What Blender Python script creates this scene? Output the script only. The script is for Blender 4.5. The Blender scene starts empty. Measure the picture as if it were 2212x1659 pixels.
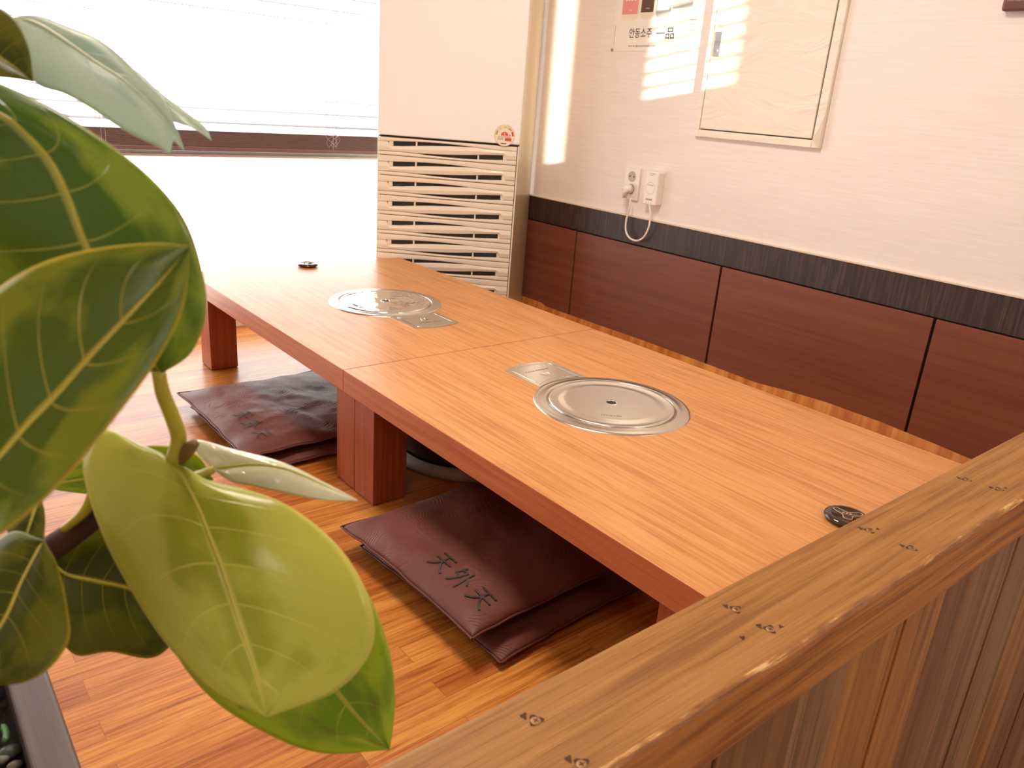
import bpy, bmesh, math, random
from mathutils import Vector, Matrix, Euler, noise
S = bpy.context.scene
C = S.collection
random.seed(7)
# ------------------------------------------------------------------ camera
FPX = 1692.414
CAM = Vector((-0.794, -1.5307, 0.9197))
ROT = Euler((1.22424, -0.07279, -0.67798), 'XYZ')
cam = bpy.data.cameras.new('camera')
co = bpy.data.objects.new('camera', cam); C.objects.link(co); S.camera = co
co.location = CAM; co.rotation_euler = ROT
cam.sensor_width = 36; cam.sensor_fit = 'HORIZONTAL'; cam.lens = FPX*36/2212
cam.clip_start = 0.02
cam.dof.use_dof = True; cam.dof.focus_distance = 1.55; cam.dof.aperture_fstop = 11.5
RM = ROT.to_matrix()
def ray(px, py): return RM @ Vector(((px-1106)/FPX, -(py-829.5)/FPX, -1))
def at(px, py, d): return CAM + ray(px, py)*d
def hit(px, py, ax, val):
    r = ray(px, py); return CAM + r*((val-CAM[ax])/r[ax])
# ------------------------------------------------------------------ world, sun, lamps, exposure
w = bpy.data.worlds.new('sky'); S.world = w; w.use_nodes = True
bg = w.node_tree.nodes['Background']; bg.inputs[0].default_value = (0.93, 0.97, 1.0, 1); bg.inputs[1].default_value = 4.2
def sun_lamp(direction, strength, color, angle):
    l = bpy.data.lights.new('sun', 'SUN'); l.energy = strength; l.color = color; l.angle = angle
    o = bpy.data.objects.new('sun', l); C.objects.link(o)
    o.rotation_euler = Vector(direction).to_track_quat('-Z', 'Y').to_euler(); o.location = (0, -8, 6)
SUN = Vector((0.3, 1.0, -0.167))
sun_lamp(SUN, 15.0, (1.0, 0.93, 0.80), 0.0035)
def area(name, loc, size, energy, color, rot=(0, 0, 0), portal=False):
    l = bpy.data.lights.new(name, 'AREA'); l.shape = 'RECTANGLE'; l.size = size[0]; l.size_y = size[1]
    l.energy = energy; l.color = color
    if portal: l.cycles.is_portal = True
    o = bpy.data.objects.new(name, l); C.objects.link(o); o.location = loc; o.rotation_euler = rot
    return o
WARM = (1.0, 0.865, 0.755)
LAMPS = [((-0.10, -0.15, 2.262), (0.5, 0.5), 20), ((1.0, -2.6, 2.262), (0.5, 0.5), 9), ((-1.6, -1.9, 2.262), (0.5, 0.5), 6)]
for loc, sz, en in LAMPS: area('lamp_light', loc, sz, en, WARM)
area('window_portal', (-0.55, 1.52, 1.4), (3.8, 2.2), 1, (1, 1, 1), (-math.pi/2, 0, 0), True)
S.view_settings.view_transform = 'Standard'; S.view_settings.look = 'None'
S.view_settings.gamma = 1; S.view_settings.use_curve_mapping = False
S.view_settings.exposure = 0.72
try: S.cycles.use_denoising = True
except Exception: pass
S.cycles.max_bounces = 10; S.cycles.diffuse_bounces = 5; S.cycles.sample_clamp_indirect = 8
# ------------------------------------------------------------------ helpers
def link(n, a, b): n.links.new(a, b)
def newmat(name):
    m = bpy.data.materials.new(name); m.use_nodes = True
    return m, m.node_tree, m.node_tree.nodes['Principled BSDF']
def col(c): return (c[0], c[1], c[2], 1)
def plain(name, c, rough=0.5, metal=0.0, spec=0.5, bump=0.0, bscale=80, var=0.0, coat=0):
    m, t, p = newmat(name)
    p.inputs['Base Color'].default_value = col(c); p.inputs['Roughness'].default_value = rough
    p.inputs['Metallic'].default_value = metal; p.inputs['Specular IOR Level'].default_value = spec
    p.inputs['Coat Weight'].default_value = coat
    tc = t.nodes.new('ShaderNodeTexCoord'); nz = t.nodes.new('ShaderNodeTexNoise')
    nz.inputs['Scale'].default_value = bscale; nz.inputs['Detail'].default_value = 4
    link(t, tc.outputs['Object'], nz.inputs['Vector'])
    if bump:
        b = t.nodes.new('ShaderNodeBump'); b.inputs['Strength'].default_value = bump; b.inputs['Distance'].default_value = 0.002
        link(t, nz.outputs[0], b.inputs['Height']); link(t, b.outputs[0], p.inputs['Normal'])
    if var:
        h = t.nodes.new('ShaderNodeMix'); h.data_type = 'RGBA'
        h.inputs[6].default_value = col([x*(1-var) for x in c]); h.inputs[7].default_value = col([min(1, x*(1+var)) for x in c])
        link(t, nz.outputs[0], h.inputs[0]); link(t, h.outputs[2], p.inputs['Base Color'])
    return m
def ramp(t, fac, stops):
    r = t.nodes.new('ShaderNodeValToRGB'); e = r.color_ramp.elements
    while len(e) < len(stops): e.new(0.5)
    for k, (pos, c) in enumerate(stops): e[k].position = pos; e[k].color = col(c) if len(c) == 3 else c
    link(t, fac, r.inputs[0]); return r.outputs[0]
def math_(t, op, a, b=None, c=None, clamp=False):
    n = t.nodes.new('ShaderNodeMath'); n.operation = op; n.use_clamp = clamp
    for k, v in enumerate((a, b, c)):
        if v is None: continue
        if hasattr(v, 'is_output'): link(t, v, n.inputs[k])
        else: n.inputs[k].default_value = v
    return n.outputs[0]
def mapping(t, sc, loc=(0, 0, 0), src='Object'):
    tc = t.nodes.new('ShaderNodeTexCoord'); mp = t.nodes.new('ShaderNodeMapping')
    mp.inputs['Scale'].default_value = sc; mp.inputs['Location'].default_value = loc
    link(t, tc.outputs[src], mp.inputs['Vector']); return mp.outputs[0]
def mixc(t, fac, a, b, mode='MIX'):
    n = t.nodes.new('ShaderNodeMix'); n.data_type = 'RGBA'; n.blend_type = mode
    for k, v in ((0, fac), (6, a), (7, b)):
        if hasattr(v, 'is_output'): link(t, v, n.inputs[k])
        elif k == 0: n.inputs[0].default_value = v
        else: n.inputs[k].default_value = col(v)
    return n.outputs[2]
def noisetex(t, vec, scale, detail=4, rough=0.55, dist=0.0):
    n = t.nodes.new('ShaderNodeTexNoise'); n.inputs['Scale'].default_value = scale; n.inputs['Detail'].default_value = detail
    n.inputs['Roughness'].default_value = rough; n.inputs['Distortion'].default_value = dist
    link(t, vec, n.inputs['Vector']); return n.outputs[0]
def wood(name, light, mid, dark, axis=1, rough=0.35, fine=90, cath=9, bump=0.1, spec=0.5, contrast=1.0, knots=False, coat=0.0):
    """straight-grained wood or wood laminate, grain along the given axis"""
    m, t, p = newmat(name)
    s = [1, 1, 1]; s[axis] = 0.035
    v1 = mapping(t, s); s2 = [1, 1, 1]; s2[axis] = 0.12; v2 = mapping(t, s2, (3.1, 1.7, 0.4))
    f = noisetex(t, v1, fine, 5, 0.6)
    g = noisetex(t, v2, cath, 3, 0.5, 0.6)
    # growth rings: sine of a broad smooth field gives the arched figure
    rings = math_(t, 'SINE', math_(t, 'MULTIPLY', g, 34.0))
    rings = math_(t, 'POWER', math_(t, 'MULTIPLY_ADD', rings, 0.5, 0.5), 2.5)
    mixf = math_(t, 'ADD', math_(t, 'MULTIPLY', f, 1.0), math_(t, 'MULTIPLY', rings, -0.075*contrast))
    s3 = [1, 1, 1]; s3[axis] = 0.02; pore = noisetex(t, mapping(t, s3, (1.1, 2.3, 0.7)), fine*4.0, 3, 0.7)
    mixf = math_(t, 'MULTIPLY_ADD', math_(t, 'MINIMUM', math_(t, 'SUBTRACT', pore, 0.46), 0.0), 1.1, mixf)
    cr = ramp(t, mixf, [(0.5-0.19/contrast**0.5, dark), (0.47, mid), (0.5+0.16/contrast**0.5, light)])
    big = noisetex(t, mapping(t, [3, 3, 3]), 1.0, 2)
    cr = mixc(t, math_(t, 'MULTIPLY', big, 0.35), cr, mid)
    if knots:
        vo = t.nodes.new('ShaderNodeTexVoronoi'); vo.inputs['Scale'].default_value = 5.5
        sk = [1, 1, 1]; sk[axis] = 0.55
        link(t, mapping(t, sk), vo.inputs['Vector'])
        k = math_(t, 'LESS_THAN', vo.outputs['Distance'], 0.035)
        ring = math_(t, 'SMOOTH_MAX', math_(t, 'SUBTRACT', 1.0, math_(t, 'MULTIPLY', vo.outputs['Distance'], 9.0)), 0.0, 0.1)
        cr = mixc(t, math_(t, 'MULTIPLY', ring, 0.8, None, True), cr, [x*0.35 for x in dark])
    link(t, cr, p.inputs['Base Color'])
    p.inputs['Roughness'].default_value = rough; p.inputs['Specular IOR Level'].default_value = spec
    p.inputs['Coat Weight'].default_value = coat; p.inputs['Coat Roughness'].default_value = 0.12
    b = t.nodes.new('ShaderNodeBump'); b.inputs['Strength'].default_value = bump; b.inputs['Distance'].default_value = 0.0015
    link(t, mixf, b.inputs['Height']); link(t, b.outputs[0], p.inputs['Normal'])
    return m
# mesh helpers: everything is written in world coordinates; obj() shifts it into the parent's frame
def wloc(p):
    v = Vector((0, 0, 0))
    while p is not None: v += p.location; p = p.parent
    return v
def props(o, label=None, cat=None, group=None, kind=None):
    if label: o['label'] = label
    if cat: o['category'] = cat
    if group: o['group'] = group
    if kind: o['kind'] = kind
    return o
def empty(name, loc, **k):
    o = bpy.data.objects.new(name, None); C.objects.link(o); o.location = loc; o.empty_display_size = 0.05
    return props(o, **k)
def obj(name, bm, mat, parent=None, smooth=False, origin=None, **k):
    me = bpy.data.meshes.new(name); base = wloc(parent)
    if parent is None and origin is not None: base = Vector(origin)
    bmesh.ops.translate(bm, verts=bm.verts, vec=-base)
    bm.normal_update()
    bm.to_mesh(me); bm.free()
    for mm in (mat if isinstance(mat, (list, tuple)) else [mat]): me.materials.append(mm)
    if smooth:
        for f in me.polygons: f.use_smooth = True
    o = bpy.data.objects.new(name, me); C.objects.link(o)
    if parent is not None: o.parent = parent
    elif origin is not None: o.location = origin
    return props(o, **k)
def B(): return bmesh.new()
def box(bm, x0, x1, y0, y1, z0, z1, bev=0.0, seg=2, M=None, mi=0):
    r = bmesh.ops.create_cube(bm, size=1)
    vs = r['verts']
    for v in vs: v.co = Vector(((x0+x1)/2+v.co.x*(x1-x0), (y0+y1)/2+v.co.y*(y1-y0), (z0+z1)/2+v.co.z*(z1-z0)))
    fs = set(f for v in vs for f in v.link_faces)
    for f in fs: f.material_index = mi
    if bev:
        es = list(set(e for v in vs for e in v.link_edges))
        r = bmesh.ops.bevel(bm, geom=es, offset=bev, segments=seg, affect='EDGES', profile=0.5)
        vs = list(set(r['verts']) | set(v for v in vs if v.is_valid))
        vs = list(set(v for f in r['faces'] for v in f.verts) | set(v for v in vs if v.is_valid))
    if M is not None:
        for v in vs: v.co = M @ v.co
    return vs
def tube(bm, pts, rad, n=10, caps=True):
    pts = [Vector(p) for p in pts]
    rings = []; up = Vector((0.13, 0.2, 0.97))
    for k, p in enumerate(pts):
        d = (pts[min(k+1, len(pts)-1)]-pts[max(k-1, 0)]).normalized()
        a = d.cross(up)
        if a.length < 1e-3: a = d.cross(Vector((1, 0, 0)))
        a.normalize(); b = d.cross(a).normalized()
        r = rad[k] if isinstance(rad, (list, tuple)) else rad
        rings.append([bm.verts.new(p+(a*math.cos(2*math.pi*i/n)+b*math.sin(2*math.pi*i/n))*r) for i in range(n)])
    for k in range(len(rings)-1):
        for i in range(n):
            bm.faces.new((rings[k][i], rings[k][(i+1) % n], rings[k+1][(i+1) % n], rings[k+1][i]))
    if caps:
        bm.faces.new(rings[0][::-1]); bm.faces.new(rings[-1])
def lathe(bm, prof, cx, cy, n=64, mat=None):
    """prof: (radius, z) pairs, revolved about the vertical through (cx, cy)"""
    rings = []
    for r, z in prof:
        if r < 1e-5: rings.append([bm.verts.new((cx, cy, z))])
        else: rings.append([bm.verts.new((cx+r*math.cos(2*math.pi*i/n), cy+r*math.sin(2*math.pi*i/n), z)) for i in range(n)])
    for a, b in zip(rings, rings[1:]):
        if len(a) == 1 and len(b) == 1: continue
        for i in range(n):
            j = (i+1) % n
            if len(a) == 1: bm.faces.new((a[0], b[j], b[i]))
            elif len(b) == 1: bm.faces.new((a[i], a[j], b[0]))
            else: bm.faces.new((a[i], a[j], b[j], b[i]))
    bmesh.ops.recalc_face_normals(bm, faces=bm.faces)
def crom(P, n):
    """resample a polyline of vectors with a Catmull-Rom spline to n points"""
    P = [Vector(p) for p in P]; out = []
    Q = [P[0]*2-P[1]]+P+[P[-1]*2-P[-2]]
    m = len(P)-1
    for k in range(n):
        u = k/(n-1)*m; i = min(int(u), m-1); t = u-i
        a, b, c, d = Q[i], Q[i+1], Q[i+2], Q[i+3]
        out.append(0.5*((2*b)+(c-a)*t+(2*a-5*b+4*c-d)*t*t+(3*b-a-3*c+d)*t**3))
    return out
def poly(bm, pts, thick, axis, mi=0):
    """flat outline (3D points) given a thickness along an axis vector"""
    a = Vector(axis)*thick
    v0 = [bm.verts.new(Vector(p)) for p in pts]; v1 = [bm.verts.new(Vector(p)+a) for p in pts]
    fs = [bm.faces.new(v0[::-1]), bm.faces.new(v1)]
    n = len(pts)
    for i in range(n): fs.append(bm.faces.new((v0[i], v0[(i+1) % n], v1[(i+1) % n], v1[i])))
    for f in fs: f.material_index = mi
def lettering(body, size, X, Y, origin, depth=0.0004, align='CENTER', fit=None):
    """writing as a mesh lying in the plane spanned by X (reading direction) and Y (up)"""
    cu = bpy.data.curves.new('txt', 'FONT'); cu.body = body; cu.size = size; cu.align_x = align; cu.align_y = 'CENTER'
    cu.resolution_u = 3
    o = bpy.data.objects.new('txt', cu); C.objects.link(o)
    bpy.context.view_layer.update()
    dg = bpy.context.evaluated_depsgraph_get()
    me = bpy.data.meshes.new_from_object(o.evaluated_get(dg))
    bm = B(); bm.from_mesh(me)
    bpy.data.objects.remove(o); bpy.data.curves.remove(cu); bpy.data.meshes.remove(me)
    X = Vector(X).normalized(); Y = Vector(Y).normalized(); N = X.cross(Y)
    sx = 1.0
    if fit and bm.verts:
        wd = max(v.co.x for v in bm.verts)-min(v.co.x for v in bm.verts); sx = fit/max(wd, 1e-6)
    for v in bm.verts: v.co = Vector(origin)+X*v.co.x*sx+Y*v.co.y+N*depth
    return bm
def worn_marks(width, size, X, Y, origin, depth=0.0004, seed=1):
    """a line of lettering too worn or small to read: short upright and level strokes"""
    rnd = random.Random(seed); X = Vector(X).normalized(); Y = Vector(Y).normalized(); N = X.cross(Y); bm = B(); x = -width/2
    def st(a, b, c, d): bm.faces.new([bm.verts.new(Vector(origin)+X*p+Y*q+N*depth) for p, q in ((a, c), (b, c), (b, d), (a, d))])
    w = size*0.13
    while x < width/2-size*0.5:
        st(x, x+w, -size*0.35, size*0.35)
        if rnd.random() < 0.7: st(x+w*1.2, x+size*0.45, size*0.35-w, size*0.35)
        if rnd.random() < 0.6: st(x+w*1.2, x+size*0.45, -w/2, w/2)
        if rnd.random() < 0.5: st(x+size*0.45, x+size*0.45+w, -size*0.35, size*0.3)
        x += size*(0.72 if rnd.random() < 0.85 else 1.1)
    return bm
def join(bms):
    out = B()
    for b in bms:
        me = bpy.data.meshes.new('tmp'); b.to_mesh(me); b.free(); out.from_mesh(me); bpy.data.meshes.remove(me)
    return out
# ------------------------------------------------------------------ materials
WALLP, t, p = newmat('wallpaper')
f1 = noisetex(t, mapping(t, (60, 8, 220)), 1.0, 4, 0.6)
link(t, ramp(t, f1, [(0.3, (0.83, 0.755, 0.70)), (0.7, (0.89, 0.82, 0.77))]), p.inputs['Base Color'])
p.inputs['Roughness'].default_value = 0.55
bb = t.nodes.new('ShaderNodeBump'); bb.inputs['Strength'].default_value = 0.12; bb.inputs['Distance'].default_value = 0.001
link(t, f1, bb.inputs['Height']); link(t, bb.outputs[0], p.inputs['Normal'])
DOORP, t, p = newmat('wrinkled_wallpaper')
p.inputs['Base Color'].default_value = (0.86, 0.78, 0.66, 1); p.inputs['Roughness'].default_value = 0.45
f1 = noisetex(t, mapping(t, (1, 3.2, 8)), 1.6, 2, 0.5, 1.6); f2 = noisetex(t, mapping(t, (1, 1, 1)), 220, 3)
bb = t.nodes.new('ShaderNodeBump'); bb.inputs['Strength'].default_value = 0.5; bb.inputs['Distance'].default_value = 0.02
link(t, math_(t, 'MULTIPLY_ADD', f2, 0.01, f1), bb.inputs['Height']); link(t, bb.outputs[0], p.inputs['Normal'])
CEIL = plain('ceiling_paint', (0.8, 0.74, 0.66), 0.9)
TABLE_TOP = wood('cherry_laminate', (0.66, 0.315, 0.108), (0.59, 0.262, 0.081), (0.44, 0.165, 0.045), 1, 0.34, 120, 4.5, 0.04, 0.3, 1.0)
TABLE_SIDE = wood('red_edge_laminate', (0.57, 0.18, 0.066), (0.49, 0.14, 0.05), (0.40, 0.10, 0.036), 1, 0.38, 80, 8, 0.05)
LEG_MAT = wood('red_leg_laminate', (0.45, 0.118, 0.042), (0.375, 0.09, 0.031), (0.28, 0.06, 0.021), 2, 0.42, 110, 8, 0.05)
PANEL = wood('wainscot_veneer', (0.25, 0.080, 0.042), (0.21, 0.064, 0.033), (0.17, 0.048, 0.024), 1, 0.42, 40, 4, 0.04, 0.4, 0.7)
BAND = wood('dark_band_veneer', (0.085, 0.05, 0.042), (0.045, 0.026, 0.022), (0.028, 0.015, 0.012), 2, 0.5, 150, 20, 0.15, 0.5, 1.6)
PINE = wood('stained_pine', (0.39, 0.19, 0.050), (0.31, 0.14, 0.033), (0.21, 0.082, 0.017), 0, 0.55, 90, 6, 0.9, 0.3, 1.0)
WORN, t, p = newmat('worn_arris')
wn_ = noisetex(t, mapping(t, (9, 60, 60)), 1.0, 5, 0.7)
link(t, ramp(t, wn_, [(0.40, (0.20, 0.075, 0.016)), (0.55, (0.36, 0.15, 0.035)), (0.62, (0.66, 0.42, 0.17))]), p.inputs['Base Color']); p.inputs['Roughness'].default_value = 0.5
PINE_EDGE = wood('stained_pine_edge', (0.48, 0.195, 0.036), (0.37, 0.135, 0.023), (0.19, 0.055, 0.009), 0, 0.5, 60, 9, 0.7, 0.4, 1.5)
BOARDS = [wood('stained_board_%s' % n, a, b, c, 2, 0.5, 55, 7, 0.8, 0.4, 1.1, True) for n, a, b, c in (
    ('brown', (0.26, 0.11, 0.042), (0.19, 0.075, 0.027), (0.11, 0.038, 0.013)),
    ('amber', (0.42, 0.185, 0.042), (0.30, 0.118, 0.025), (0.15, 0.052, 0.012)),
    ('greyed', (0.31, 0.155, 0.075), (0.23, 0.108, 0.048), (0.13, 0.055, 0.022)))]
BASEM, t, p = newmat('turned_up_vinyl')
br = t.nodes.new('ShaderNodeTexNoise'); br.inputs['Scale'].default_value = 1; br.inputs['Detail'].default_value = 3
link(t, mapping(t, (1, 38, 1.5)), br.inputs['Vector'])
link(t, ramp(t, br.outputs[0], [(0.35, (0.42, 0.12, 0.022)), (0.5, (0.55, 0.19, 0.038)), (0.65, (0.66, 0.28, 0.06))]), p.inputs['Base Color'])
p.inputs['Roughness'].default_value = 0.5; p.inputs['Specular IOR Level'].default_value = 0.15
# printed vinyl planks 51 mm wide, running across the room
FLOOR, t, p = newmat('wood_print_vinyl')
vec = mapping(t, (1, 1, 1), (0.18, 0.348, 0))
bk = t.nodes.new('ShaderNodeTexBrick'); bk.offset = 0.37; bk.offset_frequency = 2; bk.squash = 1
bk.inputs['Color1'].default_value = (0, 0, 0, 1); bk.inputs['Color2'].default_value = (1, 1, 1, 1); bk.inputs['Mortar'].default_value = (0.5, 0.5, 0.5, 1)
bk.inputs['Scale'].default_value = 1; bk.inputs['Mortar Size'].default_value = 0.0005; bk.inputs['Brick Width'].default_value = 0.46
bk.inputs['Row Height'].default_value = 0.051; bk.inputs['Bias'].default_value = 0.0; bk.inputs['Mortar Smooth'].default_value = 0.3
link(t, vec, bk.inputs['Vector'])
# shift the grain in every plank
sh = t.nodes.new('ShaderNodeVectorMath'); sh.operation = 'ADD'
cb = t.nodes.new('ShaderNodeCombineXYZ'); link(t, math_(t, 'MULTIPLY', bk.outputs['Color'], 7.0), cb.inputs[0]); link(t, math_(t, 'MULTIPLY', bk.outputs['Color'], 3.0), cb.inputs[2])
link(t, mapping(t, (0.05, 1, 1)), sh.inputs[0]); link(t, cb.outputs[0], sh.inputs[1])
fg = noisetex(t, sh.outputs[0], 130, 5, 0.62)
fb = noisetex(t, sh.outputs[0], 28, 3, 0.5, 0.8)
g = math_(t, 'MULTIPLY_ADD', fb, 0.25, math_(t, 'MULTIPLY', fg, 0.8))
base = ramp(t, g, [(0.38, (0.30, 0.085, 0.014)), (0.48, (0.46, 0.155, 0.028)), (0.62, (0.60, 0.245, 0.052))])
tint = ramp(t, bk.outputs['Color'], [(0.0, (0.78, 0.62, 0.50)), (0.5, (1.0, 0.95, 0.86)), (1.0, (1.2, 1.3, 1.25))])
base = mixc(t, 1.0, base, tint, 'MULTIPLY')
base = mixc(t, math_(t, 'MULTIPLY', bk.outputs['Fac'], 0.55), base, (0.16, 0.045, 0.01))
link(t, base, p.inputs['Base Color']); p.inputs['Roughness'].default_value = 0.30; p.inputs['Specular IOR Level'].default_value = 0.42
bb = t.nodes.new('ShaderNodeBump'); bb.inputs['Strength'].default_value = 0.25; bb.inputs['Distance'].default_value = 0.0012
link(t, math_(t, 'SUBTRACT', g, math_(t, 'MULTIPLY', bk.outputs['Fac'], 0.6)), bb.inputs['Height']); link(t, bb.outputs[0], p.inputs['Normal'])
STEEL = plain('polished_steel', (0.66, 0.63, 0.57), 0.24, 1.0, 0.5, 0.25, 9)
STEEL_W = plain('wavy_steel', (0.80, 0.78, 0.74), 0.07, 1.0, 0.5, 1.0, 14)
STEEL_D = plain('brushed_steel_ring', (0.62, 0.58, 0.51), 0.24, 1.0, 0.5, 0.15, 20)
HOLE = plain('dark_hole', (0.03, 0.008, 0.006), 0.7)
CREAM = plain('cream_plastic', (0.84, 0.76, 0.62), 0.35, 0, 0.5, 0.03, 300)
AC_BODY = plain('glossy_beige_metal', (0.62, 0.50, 0.32), 0.16, 0.0, 0.6)
AC_FRONT = plain('cream_front_panel', (0.95, 0.96, 0.93), 0.3, 0, 0.5)
COIL = plain('dark_grille_backing', (0.05, 0.05, 0.055), 0.6, 0, 0.4, 0, 40, 0.5)
WHITE = plain('white_plastic', (0.86, 0.80, 0.72), 0.35)
BLIND = plain('dark_brown_slat', (0.20, 0.125, 0.12), 0.4, 0, 0.5, 0.05, 60, 0.2)
CORD = plain('pale_cord', (0.6, 0.52, 0.5), 0.8)
BLACKG = plain('glossy_black', (0.045, 0.024, 0.016), 0.08, 0, 0.6)
GOLD = plain('gold_print', (0.75, 0.45, 0.24), 0.4)
INK = plain('black_ink', (0.03, 0.025, 0.02), 0.6)
GREYINK = plain('grey_ink', (0.22, 0.19, 0.17), 0.6)
PAPER = plain('poster_paper', (0.88, 0.84, 0.76), 0.35, 0, 0.4)
PINK = plain('pink_print', (0.80, 0.30, 0.28), 0.4)
BROWNP = plain('brown_print', (0.13, 0.07, 0.045), 0.4)
GLASSY = plain('ivory_print', (0.83, 0.74, 0.56), 0.4)
GREYP = plain('grey_print', (0.40, 0.38, 0.36), 0.4)
RED = plain('red_print', (0.72, 0.09, 0.06), 0.5)
OLIVE = plain('olive_print', (0.42, 0.42, 0.16), 0.5)
YELLOW = plain('yellow_print', (0.85, 0.72, 0.2), 0.5)
ORANGE = plain('orange_print', (0.85, 0.42, 0.16), 0.5)
DEVICE = plain('brown_plastic', (0.15, 0.055, 0.035), 0.4)
SOIL = plain('dark_soil', (0.018, 0.012, 0.008), 0.95, 0, 0.2, 1.0, 60, 0.5)
PLANTER = wood('grey_brown_planter_wood', (0.105, 0.066, 0.045), (0.08, 0.048, 0.032), (0.055, 0.032, 0.021), 1, 0.5, 60, 5, 0.2)
TUBM = plain('dark_brown_enamel', (0.05, 0.022, 0.018), 0.35)
TUBR = plain('pale_base_ring', (0.38, 0.30, 0.22), 0.5)
FRAME = plain('white_window_frame', (0.8, 0.8, 0.78), 0.4)
# quilted vinyl of the cushions: embossed blossoms and leaves as bump
VINYL, t, p = newmat('embossed_brown_vinyl')
v = mapping(t, (1, 1, 1))
wn = t.nodes.new('ShaderNodeTexNoise'); wn.inputs['Scale'].default_value = 9; link(t, v, wn.inputs['Vector'])
wv = t.nodes.new('ShaderNodeVectorMath'); wv.operation = 'MULTIPLY_ADD'; wv.inputs[1].default_value = (0.05, 0.05, 0.05)
link(t, wn.outputs['Color'], wv.inputs[0]); link(t, v, wv.inputs[2])
vo = t.nodes.new('ShaderNodeTexVoronoi'); vo.inputs['Scale'].default_value = 11; link(t, wv.outputs[0], vo.inputs['Vector'])
petal = math_(t, 'SINE', math_(t, 'MULTIPLY', vo.outputs['Distance'], 38.0))
mask = math_(t, 'GREATER_THAN', noisetex(t, v, 7, 2), 0.5)
h = math_(t, 'MULTIPLY', math_(t, 'POWER', math_(t, 'ABSOLUTE', petal), 0.35), mask)
h2 = math_(t, 'MULTIPLY_ADD', noisetex(t, v, 420, 3), 0.18, math_(t, 'MULTIPLY_ADD', noisetex(t, v, 26, 3), 0.6, h))
bb = t.nodes.new('ShaderNodeBump'); bb.inputs['Strength'].default_value = 0.45; bb.inputs['Distance'].default_value = 0.0015
link(t, h2, bb.inputs['Height']); link(t, bb.outputs[0], p.inputs['Normal'])
link(t, ramp(t, noisetex(t, v, 6, 3), [(0.3, (0.125, 0.036, 0.026)), (0.7, (0.17, 0.05, 0.036))]), p.inputs['Base Color'])
p.inputs['Roughness'].default_value = 0.5; p.inputs['Specular IOR Level'].default_value = 0.32
CUSH_INK = plain('cushion_ink', (0.035, 0.018, 0.014), 0.5)
# ------------------------------------------------------------------ the room
XW, YB, XL, YN, ZC, ZAISLE = 1.39, 1.46, -3.2, -4.2, 2.3, -0.55
KS = dict(kind='structure')
bm = B(); box(bm, XL, XW+0.1, -1.225, YB+0.12, -0.12, 0); obj('floor', bm, FLOOR, **KS)
bm = B(); box(bm, XL, XW+0.1, YN, -1.225, ZAISLE-0.1, ZAISLE); obj('floor_aisle', bm, plain('aisle_tile', (0.42, 0.33, 0.25), 0.4, 0, 0.5, 0, 4, 0.15), **KS)
bm = B(); box(bm, XL-0.1, XW+0.1, YN-0.1, YB+0.14, ZC, ZC+0.08); obj('ceiling', bm, CEIL, **KS)
bm = B(); box(bm, XW, XW+0.1, YN, YB+0.14, ZAISLE, ZC)
wall_r = obj('wall_right', bm, WALLP, **KS)
bm = B(); box(bm, XL-0.1, XL, YN-0.1, YB+0.14, ZAISLE, ZC); obj('wall_left', bm, WALLP, **KS)
# wainscot on the right wall: dark band over red-brown panels, with open joints
Y_END = 1.25
bm = B(); box(bm, XW-0.010, XW+0.02, -1.7, Y_END, 0.462, 0.556, 0.0006, 1); obj('trim_1', bm, BAND, **KS)
bm = B(); box(bm, XW-0.012, XW+0.02, -1.7, Y_END, 0.556, 0.5595); obj('trim_2', bm, plain('pale_cap', (0.75, 0.6, 0.45), 0.4), **KS)
bm = B(); box(bm, XW-0.001, XW+0.02, -1.7, Y_END, 0.0, 0.462); obj('trim_3', bm, plain('joint_black', (0.012, 0.006, 0.005), 0.8), **KS)
ys = [1.262+0.0, 0.7067, 0.0103, -0.6861, -1.3825, -2.0]
wain = empty('wainscot', (XW, 0, 0), kind='structure')
for a, b in zip(ys, ys[1:]):
    bm = B(); box(bm, XW-0.010, XW-0.001, max(b+0.0042, -1.7), min(a-0.0042, Y_END), 0.03, 0.457, 0.0006, 1)
    obj('wainscot_panel', bm, PANEL, wain)
# vinyl flooring turned up against the wall
BASEZ = [(1.26, .128), (0.87, .128), (0.855, .119), (0.7, .119), (0.32, .1225), (0.0, .120), (-0.2, .117), (-0.31, .127), (-0.44, .134), (-0.61, .1335), (-0.70, .129), (-0.77, .126), (-0.86, .120), (-1.3, .118)]
def basez(y):
    for (ya, za), (yb_, zb) in zip(BASEZ, BASEZ[1:]):
        if yb_ <= y <= ya:
            q = (ya-y)/(ya-yb_); return za+(zb-za)*q
    return 0.12
bm = B(); n = 160; rows = []
for k in range(n+1):
    y = -1.22+(Y_END+1.22)*k/n
    zt = basez(y)
    th = 0.016+0.004*math.sin(y*3.1)
    rows.append([bm.verts.new((XW-0.12, y, 0.0005)), bm.verts.new((XW-0.075, y, 0.004)), bm.verts.new((XW-0.03-th*0.4, y, 0.035)), bm.verts.new((XW-0.012-th*0.3, y, 0.08)), bm.verts.new((XW-0.0115, y, zt)), bm.verts.new((XW-0.0103, y, zt))])
for a, b in zip(rows, rows[1:]):
    for i in range(5): bm.faces.new((a[i], a[i+1], b[i+1], b[i]))
obj('baseboard_right', bm, BASEM, smooth=True, **KS)
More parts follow.
